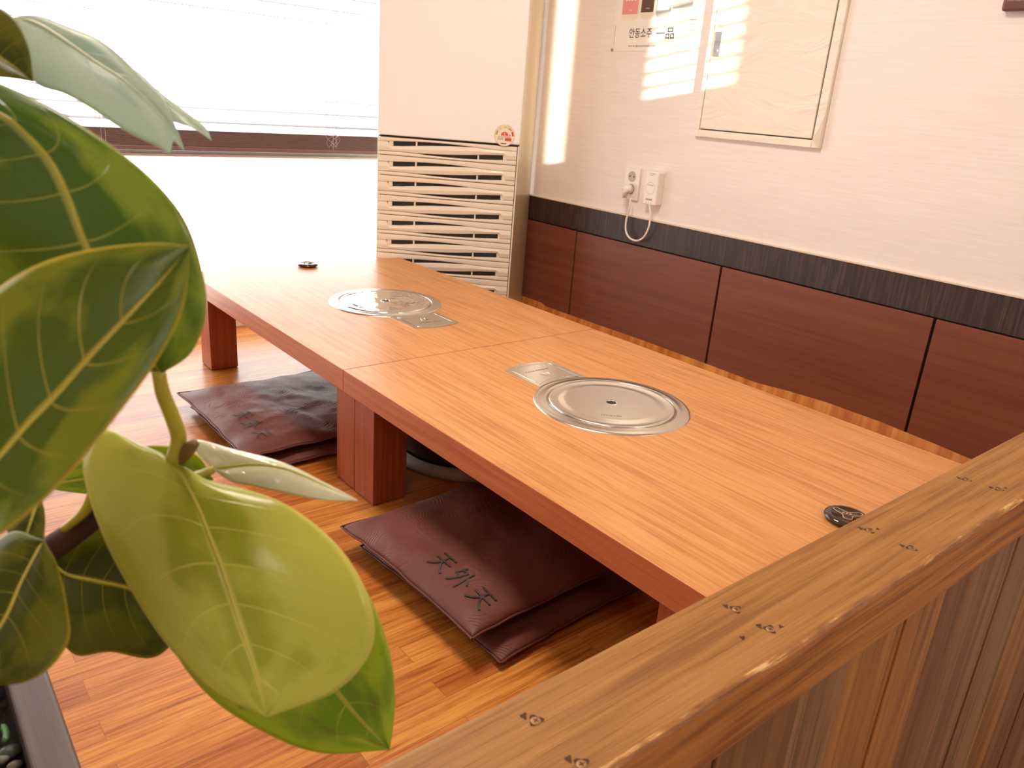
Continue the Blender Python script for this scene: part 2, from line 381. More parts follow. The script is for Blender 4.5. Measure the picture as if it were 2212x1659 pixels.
# back wall with its window
WX0, WX1, SILL, HEAD = -2.6, 1.18, 0.655, 2.1
wb = [(XL, WX0, 0, ZC), (WX1, XW+0.1, 0, ZC), (WX0, WX1, HEAD, ZC), (WX0, WX1, 0, 0.1), (WX0, WX1, 0.648, SILL)]
bm = B()
for a, b, c, d in wb: box(bm, a, b, YB, YB+0.12, c, d)
obj('wall_back', bm, WALLP, **KS)
win = empty('window_1', (0, YB+0.06, SILL), kind='structure')
bm = B()
for x in (WX0+0.02, -1.35, 1.16): box(bm, x-0.02, x+0.02, YB+0.04, YB+0.09, SILL, HEAD, 0.003)
box(bm, WX0, WX1, YB+0.04, YB+0.09, SILL, SILL+0.03, 0.003); box(bm, WX0, WX1, YB+0.04, YB+0.09, HEAD-0.04, HEAD, 0.003)
obj('window_frame', bm, FRAME, win)
G, t, p = newmat('clear_glass'); p.inputs['Base Color'].default_value = (1, 1, 1, 1); p.inputs['Roughness'].default_value = 0
tr = t.nodes.new('ShaderNodeBsdfTransparent'); gl = t.nodes.new('ShaderNodeBsdfGlossy'); gl.inputs['Roughness'].default_value = 0.02
mx = t.nodes.new('ShaderNodeMixShader'); fr = t.nodes.new('ShaderNodeFresnel'); fr.inputs[0].default_value = 1.45
link(t, fr.outputs[0], mx.inputs[0]); link(t, tr.outputs[0], mx.inputs[1]); link(t, gl.outputs[0], mx.inputs[2])
link(t, mx.outputs[0], t.nodes['Material Output'].inputs[0])
bm = B(); box(bm, WX0, WX1, YB+0.062, YB+0.066, SILL+0.03, HEAD-0.04); obj('window_pane', bm, G, win)
# translucent sheet added below the sill, glowing white in place of glared-out wall
glow_pane = empty('added_glow_pane', (0, YB+0.06, 0.1), kind='structure')
FR, t, p = newmat('glow_film')
tl = t.nodes.new('ShaderNodeBsdfTranslucent'); tl.inputs[0].default_value = (0.95, 0.95, 0.93, 1)
t2 = t.nodes.new('ShaderNodeBsdfTransparent'); t2.inputs[0].default_value = (0.95, 0.96, 0.96, 1)
mx = t.nodes.new('ShaderNodeMixShader'); mx.inputs[0].default_value = 0.55
link(t, tl.outputs[0], mx.inputs[1]); link(t, t2.outputs[0], mx.inputs[2]); link(t, mx.outputs[0], t.nodes['Material Output'].inputs[0])
bm = B(); box(bm, WX0, WX1, YB+0.06, YB+0.064, 0.1, 0.648); obj('window_pane', bm, FR, glow_pane)
bm = B()
for x in (WX0+0.02, -1.35, 1.16): box(bm, x-0.015, x+0.015, YB+0.04, YB+0.09, 0.1, 0.648, 0.003)
obj('window_frame', bm, FRAME, glow_pane)
# near wall, far behind the photographer: two slim openings that the low sun comes through
def nearmap(y, z): return XW-0.3*(y-YN), z+0.167*(y-YN)
(a1, _), (a0, _) = nearmap(0.12, 0), nearmap(0.545, 0)
(b1, _), (b0, _) = nearmap(0.845, 0), nearmap(1.035, 0)
z1 = nearmap(0.53, 0.945)[1]; z2 = nearmap(0.95, 0.69)[1]
zt = 2.22
lo, hi = min(a0, a1), max(a0, a1); lo2, hi2 = min(b0, b1), max(b0, b1)
bm = B()
box(bm, XL-0.1, lo2, YN-0.1, YN, ZAISLE, ZC); box(bm, hi, XW+0.1, YN-0.1, YN, ZAISLE, ZC); box(bm, hi2, lo, YN-0.1, YN, ZAISLE, ZC)
box(bm, lo, hi, YN-0.1, YN, ZAISLE, z1); box(bm, lo2, hi2, YN-0.1, YN, ZAISLE, z2)
box(bm, lo, hi, YN-0.1, YN, zt, ZC); box(bm, lo2, hi2, YN-0.1, YN, zt, ZC)
obj('wall_near', bm, WALLP, **KS)
bl2 = empty('window_blind', ((lo+hi)/2, YN-0.03, zt), label='short slatted blind over the slim opening high in the near wall', cat='blind')
bm = B()
for k in range(12):
    zz = z1+0.035+k*0.047
    if zz < zt: box(bm, lo-0.01, hi+0.01, YN+0.002, YN+0.008, zz-0.005, zz+0.0065)
obj('slats', bm, BLIND, bl2)
# ceiling lamps
for i, (loc, sz, en) in enumerate(LAMPS):
    lamp = empty('ceiling_light', (loc[0], loc[1], ZC), label='square flat ceiling lamp ' + ['above the low tables', 'over the aisle near the right wall', 'over the aisle by the left wall'][i], cat='lamp', group='flat ceiling lamps')
    bm = B(); box(bm, loc[0]-0.28, loc[0]+0.28, loc[1]-0.28, loc[1]+0.28, 2.268, 2.3, 0.006); obj('lamp_frame', bm, WHITE, lamp)
# ------------------------------------------------------------------ outside the window
bm = B(); box(bm, -30, 30, YB+0.3, 60, -0.9, -0.8); obj('ground_outside', bm, plain('pale_paving', (0.62, 0.6, 0.56), 0.8, 0, 0.3, 0, 0.6, 0.1), **KS)
bm = B()
for k in range(26):
    c = Vector((-4.6+k*0.16+random.uniform(-.05, .05), 7.4+random.uniform(-.25, .25), -0.05+random.uniform(-.1, .2)))
    r = bmesh.ops.create_icosphere(bm, subdivisions=3, radius=random.uniform(0.35, 0.55))
    for v_ in r['verts']: v_.co = v_.co*(1+0.35*noise.noise(v_.co*7+c))+c
hedge = obj('hedge', bm, plain('grey_leaves', (0.10, 0.12, 0.10), 0.8, 0, 0.3, 1.0, 30, 0.6), smooth=True, origin=(-2.5, 7.4, -0.8), label='grey-green clipped hedge outside the window, seen between the blind slats', cat='hedge')
bm = B(); box(bm, -3.9, 3.0, 5.2, 5.4, -0.8, -0.12, 0.02); obj('garden_wall', bm, plain('terracotta_render', (0.62, 0.33, 0.16), 0.8, 0, 0.3, 0.2, 20, 0.1), origin=(-0.5, 5.3, -0.8), label='low terracotta garden wall outside the window', cat='wall')
# ------------------------------------------------------------------ blind on the big window
blind = empty('window_blind', (-0.4, 1.38, HEAD), label='wide dark brown slatted blind in the window, its lowest slats stacked', cat='blind')
BX0, BX1, BY = -2.5, 0.862, 1.38
bm = B(); k = 0; z = 0.775
while z < 2.05:
    tilt = math.radians(2.5)
    if z < 0.90: tilt = math.radians(9-6*(z-0.775)/0.13)
    rws = []
    for s in (-1, -0.5, 0, 0.5, 1):
        yy = BY+s*0.025*math.cos(tilt); zz = z+s*0.025*math.sin(tilt)+0.0018*(1-s*s)
        rws.append((yy, zz))
    for (ya, za), (yb_, zb) in zip(rws, rws[1:]):
        q = [bm.verts.new(c) for c in ((BX0, ya, za), (BX1, ya, za), (BX1, yb_, zb), (BX0, yb_, zb))]; bm.faces.new(q)
        q = [bm.verts.new(c) for c in ((BX0, ya, za-0.0006), (BX0, yb_, zb-0.0006), (BX1, yb_, zb-0.0006), (BX1, ya, za-0.0006))]; bm.faces.new(q)
    z += 0.0455
obj('slats', bm, BLIND, blind)
bm = B()
for k in range(13):
    zz = 0.694+k*0.0040
    box(bm, BX0, BX1-0.001*(k % 3), BY-0.025+0.0006*(k % 2), BY+0.025, zz, zz+0.0033, 0.0008, 1)
obj('stacked_slats', bm, BLIND, blind)
bm = B(); box(bm, BX0, BX1+0.001, BY-0.026, BY+0.026, 0.677, 0.693, 0.003); obj('bottom_rail', bm, BLIND, blind)
bm = B(); box(bm, BX0, BX1, BY-0.03, BY+0.03, 2.06, 2.1, 0.003); obj('head_rail', bm, BLIND, blind)
for x in (-1.6, -0.156, 0.66):
    bm = B()
    for dy in (-0.026, 0.026): tube(bm, [(x, BY+dy, 0.69), (x, BY+dy, 2.06)], 0.0008, 6)
    tube(bm, [(x+0.012, BY-0.027, 0.70), (x+0.012, BY-0.027, 2.06)], 0.0008, 6)
    if x > 0:   # the tangled loop of slack ladder cord over the stack
        L = [Vector((x+0.02*math.sin(q*2.1)+0.012*math.sin(q*0.9), BY-0.0275, 0.70+0.05*abs(math.sin(q*0.8)))) for q in [i*0.25 for i in range(50)]]
        tube(bm, L, 0.0008, 5)
    obj('ladder_cord', bm, CORD, blind)
# ------------------------------------------------------------------ standing air conditioner, set diagonally in the corner
P0 = Vector((0.738, 1.152, 0)); P1 = Vector((1.139, 0.808, 0)); P2 = Vector((1.382, 1.010, 0))
U = (P1-P0).normalized(); WA = (P1-P0).length; Nn = Vector((U.y, -U.x, 0)).normalized()
if Nn.dot(CAM-P0) < 0: Nn = -Nn
DEP = (P2-P1).length; BK = (P2-P1).normalized()
def ac(u, n, z): return P0+U*u+Nn*n+Vector((0, 0, z))
AMX = Matrix(((U.x, Nn.x, 0, P0.x), (U.y, Nn.y, 0, P0.y), (0, 0, 1, 0), (0, 0, 0, 1)))
acr = empty('air_conditioner', (1.05, 1.1, 0), label='tall cream floor-standing air conditioner in the corner, wavy slatted grille below a plain front', cat='air conditioner')
bm = B()
Q = [P0+U*0.004, P1-U*0.001, P2, P0+BK*DEP]
Q = [q-Nn*0.022 if i < 2 else q for i, q in enumerate(Q)]
v0 = [bm.verts.new(q) for q in Q]; v1 = [bm.verts.new(q+Vector((0, 0, 1.85))) for q in Q]
bm.faces.new(v0); bm.faces.new(v1)
for i in range(4): bm.faces.new((v0[i], v0[(i+1) % 4], v1[(i+1) % 4], v1[i]))
bmesh.ops.recalc_face_normals(bm, faces=bm.faces)
bmesh.ops.bevel(bm, geom=list(bm.edges), offset=0.004, segments=2, affect='EDGES')
obj('body', bm, AC_BODY, acr)
bm = B(); box(bm, 0.0, WA, -0.022, 0.0, 0.768, 1.85, 0.005, 3, AMX); obj('front_panel', bm, AC_FRONT, acr)
bm = B(); box(bm, 0.01, WA-0.004, -0.0235, -0.020, 0.02, 0.768, 0, 1, AMX)
box(bm, 0.0, WA, -0.022, -0.018, 0.762, 0.7665, 0, 1, AMX)
obj('grille_backing', bm, COIL, acr)
# grille: three sculpted slats per module with tapering slots between them
def g1t(u): return 0.00-0.10*math.sin(math.pi*min(1, max(0, (u-0.05)/0.75)))**1.0+0.02*u
def g1h(u): return 0.235*max(0.0, min(1.0, (0.68-u)/0.50))**0.8 if u > 0.07 else 0.0
def g2h(u): return 0.235*max(0.0, min(1.0, (u-0.27)/0.50))**0.8 if u < 0.93 else 0.0
def g2b(u): return 0.47+0.10*math.sin(math.pi*min(1, max(0, (u-0.2)/0.75)))
MH = 0.0735; ZT = 0.758
bm = B(); NU = 44
def slat(top, bot, amp):
    """top and bot: functions u -> z; closed strip standing proud of the backing"""
    prev = None
    for k in range(NU+1):
        u = k/NU; zt_, zb_ = top(u), bot(u)
        if zt_-zb_ < 0.0006: zb_ = zt_-0.0006
        x = 0.002+u*(WA-0.010)
        e = 0.0022
        pr = [(-0.012, zt_), (-0.003, zt_-0.0002), (0.0 + amp*0.3, zt_-e), (amp, (zt_+zb_)/2), (0.0+amp*0.3, zb_+e), (-0.003, zb_+0.0002), (-0.012, zb_)]
        ring = [bm.verts.new(ac(x, a-0.004, b)) for a, b in pr]
        if prev:
            for i in range(len(ring)-1): bm.faces.new((prev[i], ring[i], ring[i+1], prev[i+1]))
        else: bm.faces.new(ring)
        prev = ring
    bm.faces.new(prev[::-1])
for mrow in range(10):
    z0 = ZT-mrow*MH
    if z0-MH < 0.0: break
    def Z(v, z0=z0): return z0-v*MH
    A0 = lambda u: Z(0.17+g1t(u)+g1h(u)*0.5+0.02)
    A1 = lambda u: Z(0.17+max(g2b(u)-g2h(u), 0.38))
    slat(lambda u: Z(0.17+g1t(u)+g1h(u)), lambda u: Z(0.17+g2b(u)-g2h(u)-(0.004 if g2h(u) <= 0 else 0)), 0.004)
    slat(lambda u: Z(0.17+g2b(u)), lambda u: Z(0.17+0.66+0.05*u-0.012), 0.001)
    slat(lambda u: Z(0.17+0.66+0.05*u+0.012), lambda u: Z(1.17+g1t(u)), 0.001)
    # small bridges and end blocks inside the slots
    for u_, hh, w_ in ((0.095, 0.16, 0.016), (0.275, 0.14, 0.006)):
        zc = Z(0.17+g1t(u_)+g1h(u_)*0.5); box(bm, u_*WA-w_/2, u_*WA+w_/2, -0.016, -0.006, zc-0.0085, zc+0.0085, 0.001, 1, AMX)
    for u_, w_ in ((0.715, 0.006), (0.905, 0.016)):
        zc = Z(0.17+g2b(u_)-g2h(u_)*0.5); box(bm, u_*WA-w_/2, u_*WA+w_/2, -0.016, -0.006, zc-0.0085, zc+0.0085, 0.001, 1, AMX)
slat(lambda u: 0.7605, lambda u: ZT-MH*(0.17+g1t(u)), 0.001)
bmesh.ops.recalc_face_normals(bm, faces=bm.faces)
obj('front_grille', bm, CREAM, acr)
bm = B(); box(bm, WA-0.0055, WA, -0.022, -0.002, 0.0, 0.762, 0.001, 1, AMX); box(bm, 0, 0.0035, -0.022, -0.004, 0.0, 0.762, 0.001, 1, AMX); box(bm, 0, WA, -0.022, -0.004, 0.0, 0.028, 0.001, 1, AMX)
obj('grille_frame', bm, CREAM, acr)
# round energy label
lu = None
r_ = ray(1090, 293); tt = (P0-CAM).dot(Nn)/r_.dot(Nn); lc = CAM+r_*tt
ZV = Vector((0, 0, 1))
UU = U if U.cross(ZV).dot(Nn) > 0 else -U
def lab(x, y, n=0.0): return lc+UU*x+ZV*y+Nn*n
def disc(bm, cx, cy, r, n, seg=40, a0=0, a1=360, r0=None, mi=0):
    pts = []
    for k in range(seg+1):
        a = math.radians(a0+(a1-a0)*k/seg); pts.append((cx+r*math.cos(a), cy+r*math.sin(a)))
    if r0 is not None:
        for k in range(seg, -1, -1):
            a = math.radians(a0+(a1-a0)*k/seg); pts.append((cx+r0*math.cos(a), cy+r0*math.sin(a)))
        m = seg+1
        for k in range(seg):
            f = bm.faces.new([bm.verts.new(lab(*pts[i], n)) for i in (k, k+1, 2*m-2-k, 2*m-1-k)]); f.material_index = mi
    else:
        if a1-a0 >= 360: pts = pts[:-1]
        f = bm.faces.new([bm.verts.new(lab(*q, n)) for q in pts]); f.material_index = mi
R_ = 0.038
bm = B(); disc(bm, 0, 0, R_, 0.0006, 64); st = obj('energy_label', bm, plain('label_paper', (0.88, 0.84, 0.66), 0.4), acr, label='round energy rating sticker')
bm = B(); disc(bm, 0, 0, R_, 0.0008, 64, 0, 360, R_*0.965); obj('label_rim', bm, PINK, st)
cols = [RED, ORANGE, YELLOW, plain('light_yellow_print', (0.86, 0.72, 0.38), 0.5), OLIVE]
for k in range(5):
    bm = B(); disc(bm, 0, -0.001, R_*0.9, 0.0010, 10, 2+k*36, 2+k*36+30, R_*0.72); obj('rating_segment', bm, cols[k], st)
    a = math.radians(2+k*36+15); bm = lettering(str(5-k), 0.006, UU, ZV, lab(R_*0.81*math.cos(a), R_*0.81*math.sin(a)-0.001), 0.0013); obj('rating_number', bm, INK, st)
bm = B(); disc(bm, 0, 0.0, R_*0.36, 0.0010, 24, 0, 180); obj('rating_dome', bm, RED, st)
bm = lettering('5', 0.013, UU, ZV, lab(0, 0.0055), 0.0014); obj('rating_number', bm, PAPER, st)
bm = lettering('에너지소비효율등급', 0.006, UU, ZV, lab(0, -0.0045), 0.0012, fit=0.046); obj('label_writing', bm, BROWNP, st)
bm = B(); f = bm.faces.new([bm.verts.new(lab(x, y, 0.0010)) for x, y in ((0.002, -0.019), (0.026, -0.019), (0.026, -0.008), (0.002, -0.008))]); obj('label_box', bm, RED, st)
bm = B()
for y in (-0.009, -0.012, -0.015): bm.faces.new([bm.verts.new(lab(x, yy, 0.0010)) for x, yy in ((-0.026, y), (-0.004, y), (-0.004, y+0.0008), (-0.026, y+0.0008))])
bm.faces.new([bm.verts.new(lab(x, yy, 0.0010)) for x, yy in ((-0.012, -0.030), (0.008, -0.030), (0.008, -0.0265), (-0.012, -0.0265))])
obj('label_lines', bm, BROWNP, st)
bm = B(); bm.faces.new([bm.verts.new(lab(x, y, 0.0011)) for x, y in ((0.0185, 0.0045), (0.017, -0.0005), (0.023, 0.003))]); obj('rating_pointer', bm, INK, st)
# ------------------------------------------------------------------ low tables with built-in grills
H, TH = 0.3173, 0.0532
def make_table(name, y0, y1, label, hx, hy, sgn):
    """sgn: +1 when the control plate lies on the +y side of the grill"""
    tb = empty(name, (0.4, (y0+y1)/2, 0), label=label, cat='table', group='pair of low tables pushed together')
    bm = B(); box(bm, 0, 0.8, y0, y1, H-TH, H, 0.0012, 2)
    for f in bm.faces: f.material_index = 0 if f.normal.z > 0.9 else 1
    bm.normal_update()
    for f in bm.faces: f.material_index = 0 if f.normal.z > 0.7 else 1
    obj('tabletop', bm, [TABLE_TOP, TABLE_SIDE], tb)
    for xa in (0.0296, 0.8-0.0296-0.0898):
        for ya in (y0, y1-0.09):
            if y0 < -0.5 and ya == y0: ya = -1.025
            bm = B(); box(bm, xa, xa+0.0898, ya+0.0004, ya+0.0896, 0.002, H-TH, 0.0012, 2); lg = obj('leg', bm, LEG_MAT, tb)
            bm = B(); box(bm, xa+0.003, xa+0.087, ya+0.003, ya+0.087, 0, 0.003); obj('foot_pad', bm, HOLE, lg)
    # steel trim ring round the grill opening
    bm = B(); lathe(bm, [(0.1384, H+0.0005), (0.1392, H+0.0035), (0.146, H+0.0045), (0.150, H+0.0025), (0.163, H+0.0025), (0.1685, H+0.0018), (0.170, H)], hx, hy, 96)
    obj('grill_ring', bm, STEEL_D, tb, smooth=True)
    # control plate, its outer end bowed
    s = sgn; bm = B()
    w_ = 0.0735; ya = hy+s*0.148; yb_ = hy+s*0.286
    out = [(hx-w_, hy+s*(0.170**2-w_**2)**0.5*0.999)]
    n = 12
    outline = []
    for k in range(n+1):
        x = -w_+2*w_*k/n; outline.append((hx+x, hy+s*((0.1705**2-x*x)**0.5)))
    for k in range(n+1):
        x = w_-2*w_*k/n; outline.append((hx+x, yb_+s*0.016*(1-(x/w_)**2)-s*0.004))
    poly(bm, [(x, y, H) for x, y in outline], 0.0016, (0, 0, 1))
    cx_ = hx; cy_ = (ya+yb_)/2+s*0.006
    def shrink(q, d): return (q[0]+(d if q[0] < cx_ else -d)*min(1, abs(q[0]-cx_)/w_*1.0), q[1]+(d if q[1] < cy_ else -d))
    bmesh.ops.recalc_face_normals(bm, faces=bm.faces)
    cp = obj('control_plate', bm, STEEL_D, tb)
    inner = [shrink(q, 0.013) for q in outline]
    bm = B(); tube(bm, [(x, y, H+0.0013) for x, y in inner]+[(inner[0][0], inner[0][1], H+0.0013)], 0.0011, 6, False)
    obj('plate_bead', bm, STEEL_D, cp, smooth=True)
    # raised letter-like emblem and maker's line on the plate
    bm = B()
    for a, b in (((-0.013, 0.009), (-0.006, -0.009)), ((-0.006, -0.009), (0.0, 0.007)), ((0.0, 0.007), (0.006, -0.009)), ((0.006, -0.009), (0.013, 0.009)), ((-0.008, 0.009), (-0.003, -0.003)), ((0.008, 0.009), (0.003, -0.003))):
        tube(bm, [(cx_+s*a[0], cy_+s*a[1]-s*0.008, H+0.0018), (cx_+s*b[0], cy_+s*b[1]-s*0.008, H+0.0018)], 0.0009, 5)
    obj('emblem', bm, STEEL_D, cp)
    bm = worn_marks(0.075, 0.0085, (s, 0, 0), (0, s, 0), (cx_, cy_+s*0.022, H+0.0017), 0.0003); obj('lettering', bm, plain('etched_mark', (0.3, 0.22, 0.15), 0.5, 0.8), cp)
    return tb
near_t = make_table('low_table', -1.066, -0.0007, 'low orange-brown table nearer the wooden rail, with a dull steel grill lid in its top', 0.404, -0.458, 1)
far_t = make_table('low_table', 0.0007, 1.082, 'low orange-brown table by the window, with a mirror-bright grill lid in its top', 0.400, 0.497, -1)
def lid(hx, hy, mat, label):
    lt = empty('grill_lid', (hx, hy, H), label=label, cat='grill lid', group='round steel grill lids')
    bm = B()
    pr = [(0.0110, H+0.0010), (0.0112, H+0.0045), (0.0128, H+0.0050), (0.0150, H+0.0043), (0.0165, H+0.0042), (0.020, H+0.0042), (0.055, H+0.0042), (0.088, H+0.0042), (0.09, H+0.0042), (0.098, H+0.0048), (0.106, H+0.0044), (0.114, H+0.0030), (0.122, H+0.0030), (0.130, H+0.0045), (0.1345, H+0.0052), (0.1365, H+0.0042), (0.137, H+0.0005)]
    lathe(bm, pr, hx, hy, 96); obj('lid_disc', bm, mat, lt, smooth=True)
    bm = B(); lathe(bm, [(0.0, H+0.0036), (0.0112, H+0.0036)], hx, hy, 24); obj('finger_hole', bm, HOLE, lt)
    d = 1 if hy < 0 else -1
    bm = worn_marks(0.045, 0.0075, (-1, 0, 0) if hy > 0 else (0.77, -0.63, 0), (0, -1, 0) if hy > 0 else (0.63, 0.77, 0), (hx-0.055*d, hy-0.055, H+0.0044), 0.0002); obj('lettering', bm, plain('worn_mark', (0.36, 0.28, 0.2), 0.5, 0.8), lt)
lid(0.404, -0.458, STEEL, 'dull scratched round steel lid in the nearer low table')
lid(0.400, 0.497, STEEL_W, 'mirror-bright rippled round steel lid in the low table by the window')
def bell(x, y, label):
    e = empty('call_bell', (x, y, H), label=label, cat='call bell', group='round black table call bells')
    bm = B(); lathe(bm, [(0, H+0.0006), (0.027, H+0.0006), (0.034, H+0.004), (0.036, H+0.0065), (0.036, H+0.0075)], x, y, 48); obj('bell_base', bm, BLACKG, e, smooth=True)
    bm = B(); lathe(bm, [(0.036, H+0.0075), (0.0345, H+0.010), (0.030, H+0.0118), (0.0255, H+0.0122), (0.025, H+0.0114), (0.0, H+0.0126)], x, y, 48); bt = obj('bell_button', bm, BLACKG, e, smooth=True)
    bm = B()
    sh = [[(-0.023, 0.009), (-0.019, 0.014), (-0.012, 0.012), (0.0, 0.006), (0.012, 0.012), (0.019, 0.014), (0.023, 0.009), (0.016, 0.001), (0.008, -0.005), (0.0065, -0.016), (0, -0.0185), (-0.0065, -0.016), (-0.008, -0.005), (-0.016, 0.001), (-0.023, 0.009)]]
    a = math.radians(-62)
    for L in sh:
        tube(bm, [(x+p_[0]*math.cos(a)-p_[1]*math.sin(a), y+p_[0]*math.sin(a)+p_[1]*math.cos(a), H+0.0126) for p_ in crom([(q[0], q[1], 0) for q in L], 60)], 0.0005, 5, False)
    obj('emblem_outline', bm, GOLD, bt)
    bm = worn_marks(0.016, 0.0075, (math.cos(a), math.sin(a), 0), (-math.sin(a), math.cos(a), 0), (x, y, H+0.0128), 0.0002); obj('emblem_mark', bm, GOLD, bt)
bell(0.372, -1.024, 'glossy black round call bell half hidden by the wooden rail')
bell(0.402, 1.042, 'glossy black round call bell at the far window edge of the tables')
# ------------------------------------------------------------------ round tub under the tables
tub = empty('round_tub', (0.41, 0.06, 0), label='dark brown round tub with a pale base ring, on the floor under the joined tables', cat='tub')
bm = B(); lathe(bm, [(0, 0.03), (0.185, 0.03), (0.195, 0.05), (0.20, 0.2), (0.195, 0.21), (0.18, 0.21), (0, 0.20)], 0.41, 0.06, 64); obj('tub_wall', bm, TUBM, tub, smooth=True)
bm = B(); lathe(bm, [(0, 0), (0.205, 0.0), (0.21, 0.010), (0.208, 0.024), (0.19, 0.031)], 0.41, 0.06, 64); obj('base_ring', bm, TUBR, tub, smooth=True)
# ------------------------------------------------------------------ floor cushions
def cush_h(a, b, h, seed):
    """height of the top skin over the seam for a,b in -1..1"""
    e = max(0.0, (1-abs(a)**3.2))**0.55*max(0.0, (1-abs(b)**3.2))**0.55
    return h*e*(0.92+0.16*noise.noise(Vector((a*1.7, b*1.7, seed))))+0.0025*noise.noise(Vector((a*5, b*5, seed*3)))*e+0.0012*e*noise.noise(Vector((a*11, b*11, seed)))
def cushion(cx, cy, zb, sx, sy, rot, h, seed, label, text=None, droop=0.0, tcen=None):
    e = empty('floor_cushion', (cx, cy, zb), label=label, cat='cushion', group='brown vinyl floor cushions in stacks of two')
    ca, sa = math.cos(rot), math.sin(rot); N = 56
    def pos(a, b, up):
        pin = 1-0.035*(1-abs(b)**2)*abs(a)**6
        pin2 = 1-0.035*(1-abs(a)**2)*abs(b)**6
        x = a*sx/2*pin; y = b*sy/2*pin2
        x += 0.004*noise.noise(Vector((b*4, seed, a*2))); y += 0.004*noise.noise(Vector((a*4, seed+5, b*2)))
        seam = zb+h*0.42+0.004*noise.noise(Vector((a*3, b*3, seed+9)))
        hh = cush_h(a, b, h*0.62, seed); lo_ = min(h*0.42-0.001, cush_h(a, b, h*0.50, seed+3))
        z = seam+hh if up else max(zb+0.0005, seam-lo_)
        return Vector((cx+x*ca-y*sa, cy+x*sa+y*ca, z))
    bm = B(); top = [[bm.verts.new(pos(-1+2*i/N, -1+2*j/N, True)) for j in range(N+1)] for i in range(N+1)]
    bot = [[top[i][j] if i in (0, N) or j in (0, N) else bm.verts.new(pos(-1+2*i/N, -1+2*j/N, False)) for j in range(N+1)] for i in range(N+1)]
    for i in range(N):
        for j in range(N):
            bm.faces.new((top[i][j], top[i+1][j], top[i+1][j+1], top[i][j+1]))
            bm.faces.new((bot[i][j], bot[i][j+1], bot[i+1][j+1], bot[i+1][j]))
    obj('cushion_cover', bm, VINYL, e, smooth=True)
    bm = B(); L = []
    for k in range(0, 4*40):
        s_, q = divmod(k, 40); q = -1+2*q/40
        a, b = [(q, -1), (1, q), (-q, 1), (-1, -q)][s_]; L.append(pos(a, b, True))
    L.append(L[0]); tube(bm, L, 0.0022, 6, False); obj('piping', bm, VINYL, e, smooth=True)
    if text:
        chars = '天外天'
        for i, ch in enumerate(chars):
            tx, ty = tcen[0], tcen[1]-(i-1)*0.062
            bm = lettering(ch, 0.052, (0, -1, 0), (1, 0, 0), (tx, ty, 0), 0.0)
            bmesh.ops.subdivide_edges(bm, edges=list(bm.edges), cuts=1)
            bmesh.ops.triangulate(bm, faces=bm.faces)
            for v_ in bm.verts:
                dx, dy = v_.co.x-cx, v_.co.y-cy
                a = (dx*ca+dy*sa)/(sx/2); b = (-dx*sa+dy*ca)/(sy/2)
                v_.co.z = pos(max(-1, min(1, a)), max(-1, min(1, b)), True).z+0.0022
            obj('lettering', bm, CUSH_INK, e)
cushion(0.120, -0.466, 0.0, 0.40, 0.455, math.radians(3), 0.036, 2.0, 'brown vinyl floor cushion lying under another one beneath the nearer table')
cushion(0.095, -0.440, 0.037, 0.42, 0.445, math.radians(2), 0.055, 4.0, 'embossed brown vinyl floor cushion on top of the stack beneath the nearer table', True, 0, (-0.046, -0.545))
cushion(0.070, 0.425, 0.0, 0.43, 0.49, math.radians(-1), 0.034, 6.0, 'brown vinyl floor cushion lying under another one beneath the window-side table')
cushion(0.060, 0.455, 0.035, 0.45, 0.51, math.radians(0), 0.036, 8.0, 'embossed brown vinyl floor cushion on top of the stack beneath the window-side table', True, 0, (-0.085, 0.355))
# ------------------------------------------------------------------ things on the right wall
def W(px, py, off=0.0): return hit(px, py, 0, XW-off)
RX, RY, RN = Vector((0, -1, 0)), Vector((0, 0, 1)), Vector((-1, 0, 0))
def rect(bm, y0, y1, z0, z1, off, mi=0):
    f = bm.faces.new([bm.verts.new((XW-off, y, z)) for y, z in ((y0, z0), (y1, z0), (y1, z1), (y0, z1))]); f.material_index = mi
# poster
ps = empty('poster', (XW, 0.44, 1.115), label='glossy drinks poster with three bottles and brushed lettering on the right wall', cat='poster')
bm = B(); box(bm, XW-0.0012, XW-0.0004, 0.256, 0.632, 1.114, 1.66); obj('poster_sheet', bm, PAPER, ps)
def bottle(y0, y1, zb, body, label_m, lz0, lz1, mark, mm):
    bm = B(); n = 8; r = 0.018; pts = []
    for k in range(n+1): a = math.pi+math.pi/2*k/n; pts.append((y0+r+r*math.cos(a), zb+r+r*math.sin(a)))
    for k in range(n+1): a = 1.5*math.pi+math.pi/2*k/n; pts.append((y1-r+r*math.cos(a), zb+r+r*math.sin(a)))
    hgt = 0.30; cyy = (y0+y1)/2; nw = (y1-y0)*0.2
    pts += [(y1, zb+hgt*0.6), (cyy+nw, zb+hgt*0.78), (cyy+nw, zb+hgt), (cyy-nw, zb+hgt), (cyy-nw, zb+hgt*0.78), (y0, zb+hgt*0.6)]
    bm.faces.new([bm.verts.new((XW-0.0016, y, z)) for y, z in pts]); o = obj('printed_bottle', bm, body, ps)
    bm = B(); rect(bm, y0+0.007, y1-0.004, zb+lz0, zb+lz1, 0.0019); lb = obj('printed_label', bm, label_m, o)
    bm = lettering('品', 0.055, RX, RY, (XW-0.0022, cyy+0.001, zb+lz0+0.062), 0); obj('label_mark', bm, mm, lb)
    bm = (lettering(mark, 0.008, RX, RY, (XW-0.0022, cyy, zb+lz0+0.012), 0) if mark else worn_marks(0.016, 0.006, RX, RY, (XW-0.0022, cyy, zb+lz0+0.012), 0)); obj('label_mark', bm, mm, lb)
zb = W(1365, 43).z
PW = PAPER
bottle(W(1382, 20).y, W(1344, 20).y, zb, GLASSY, PINK, 0.018, 0.15, '17%', PW)
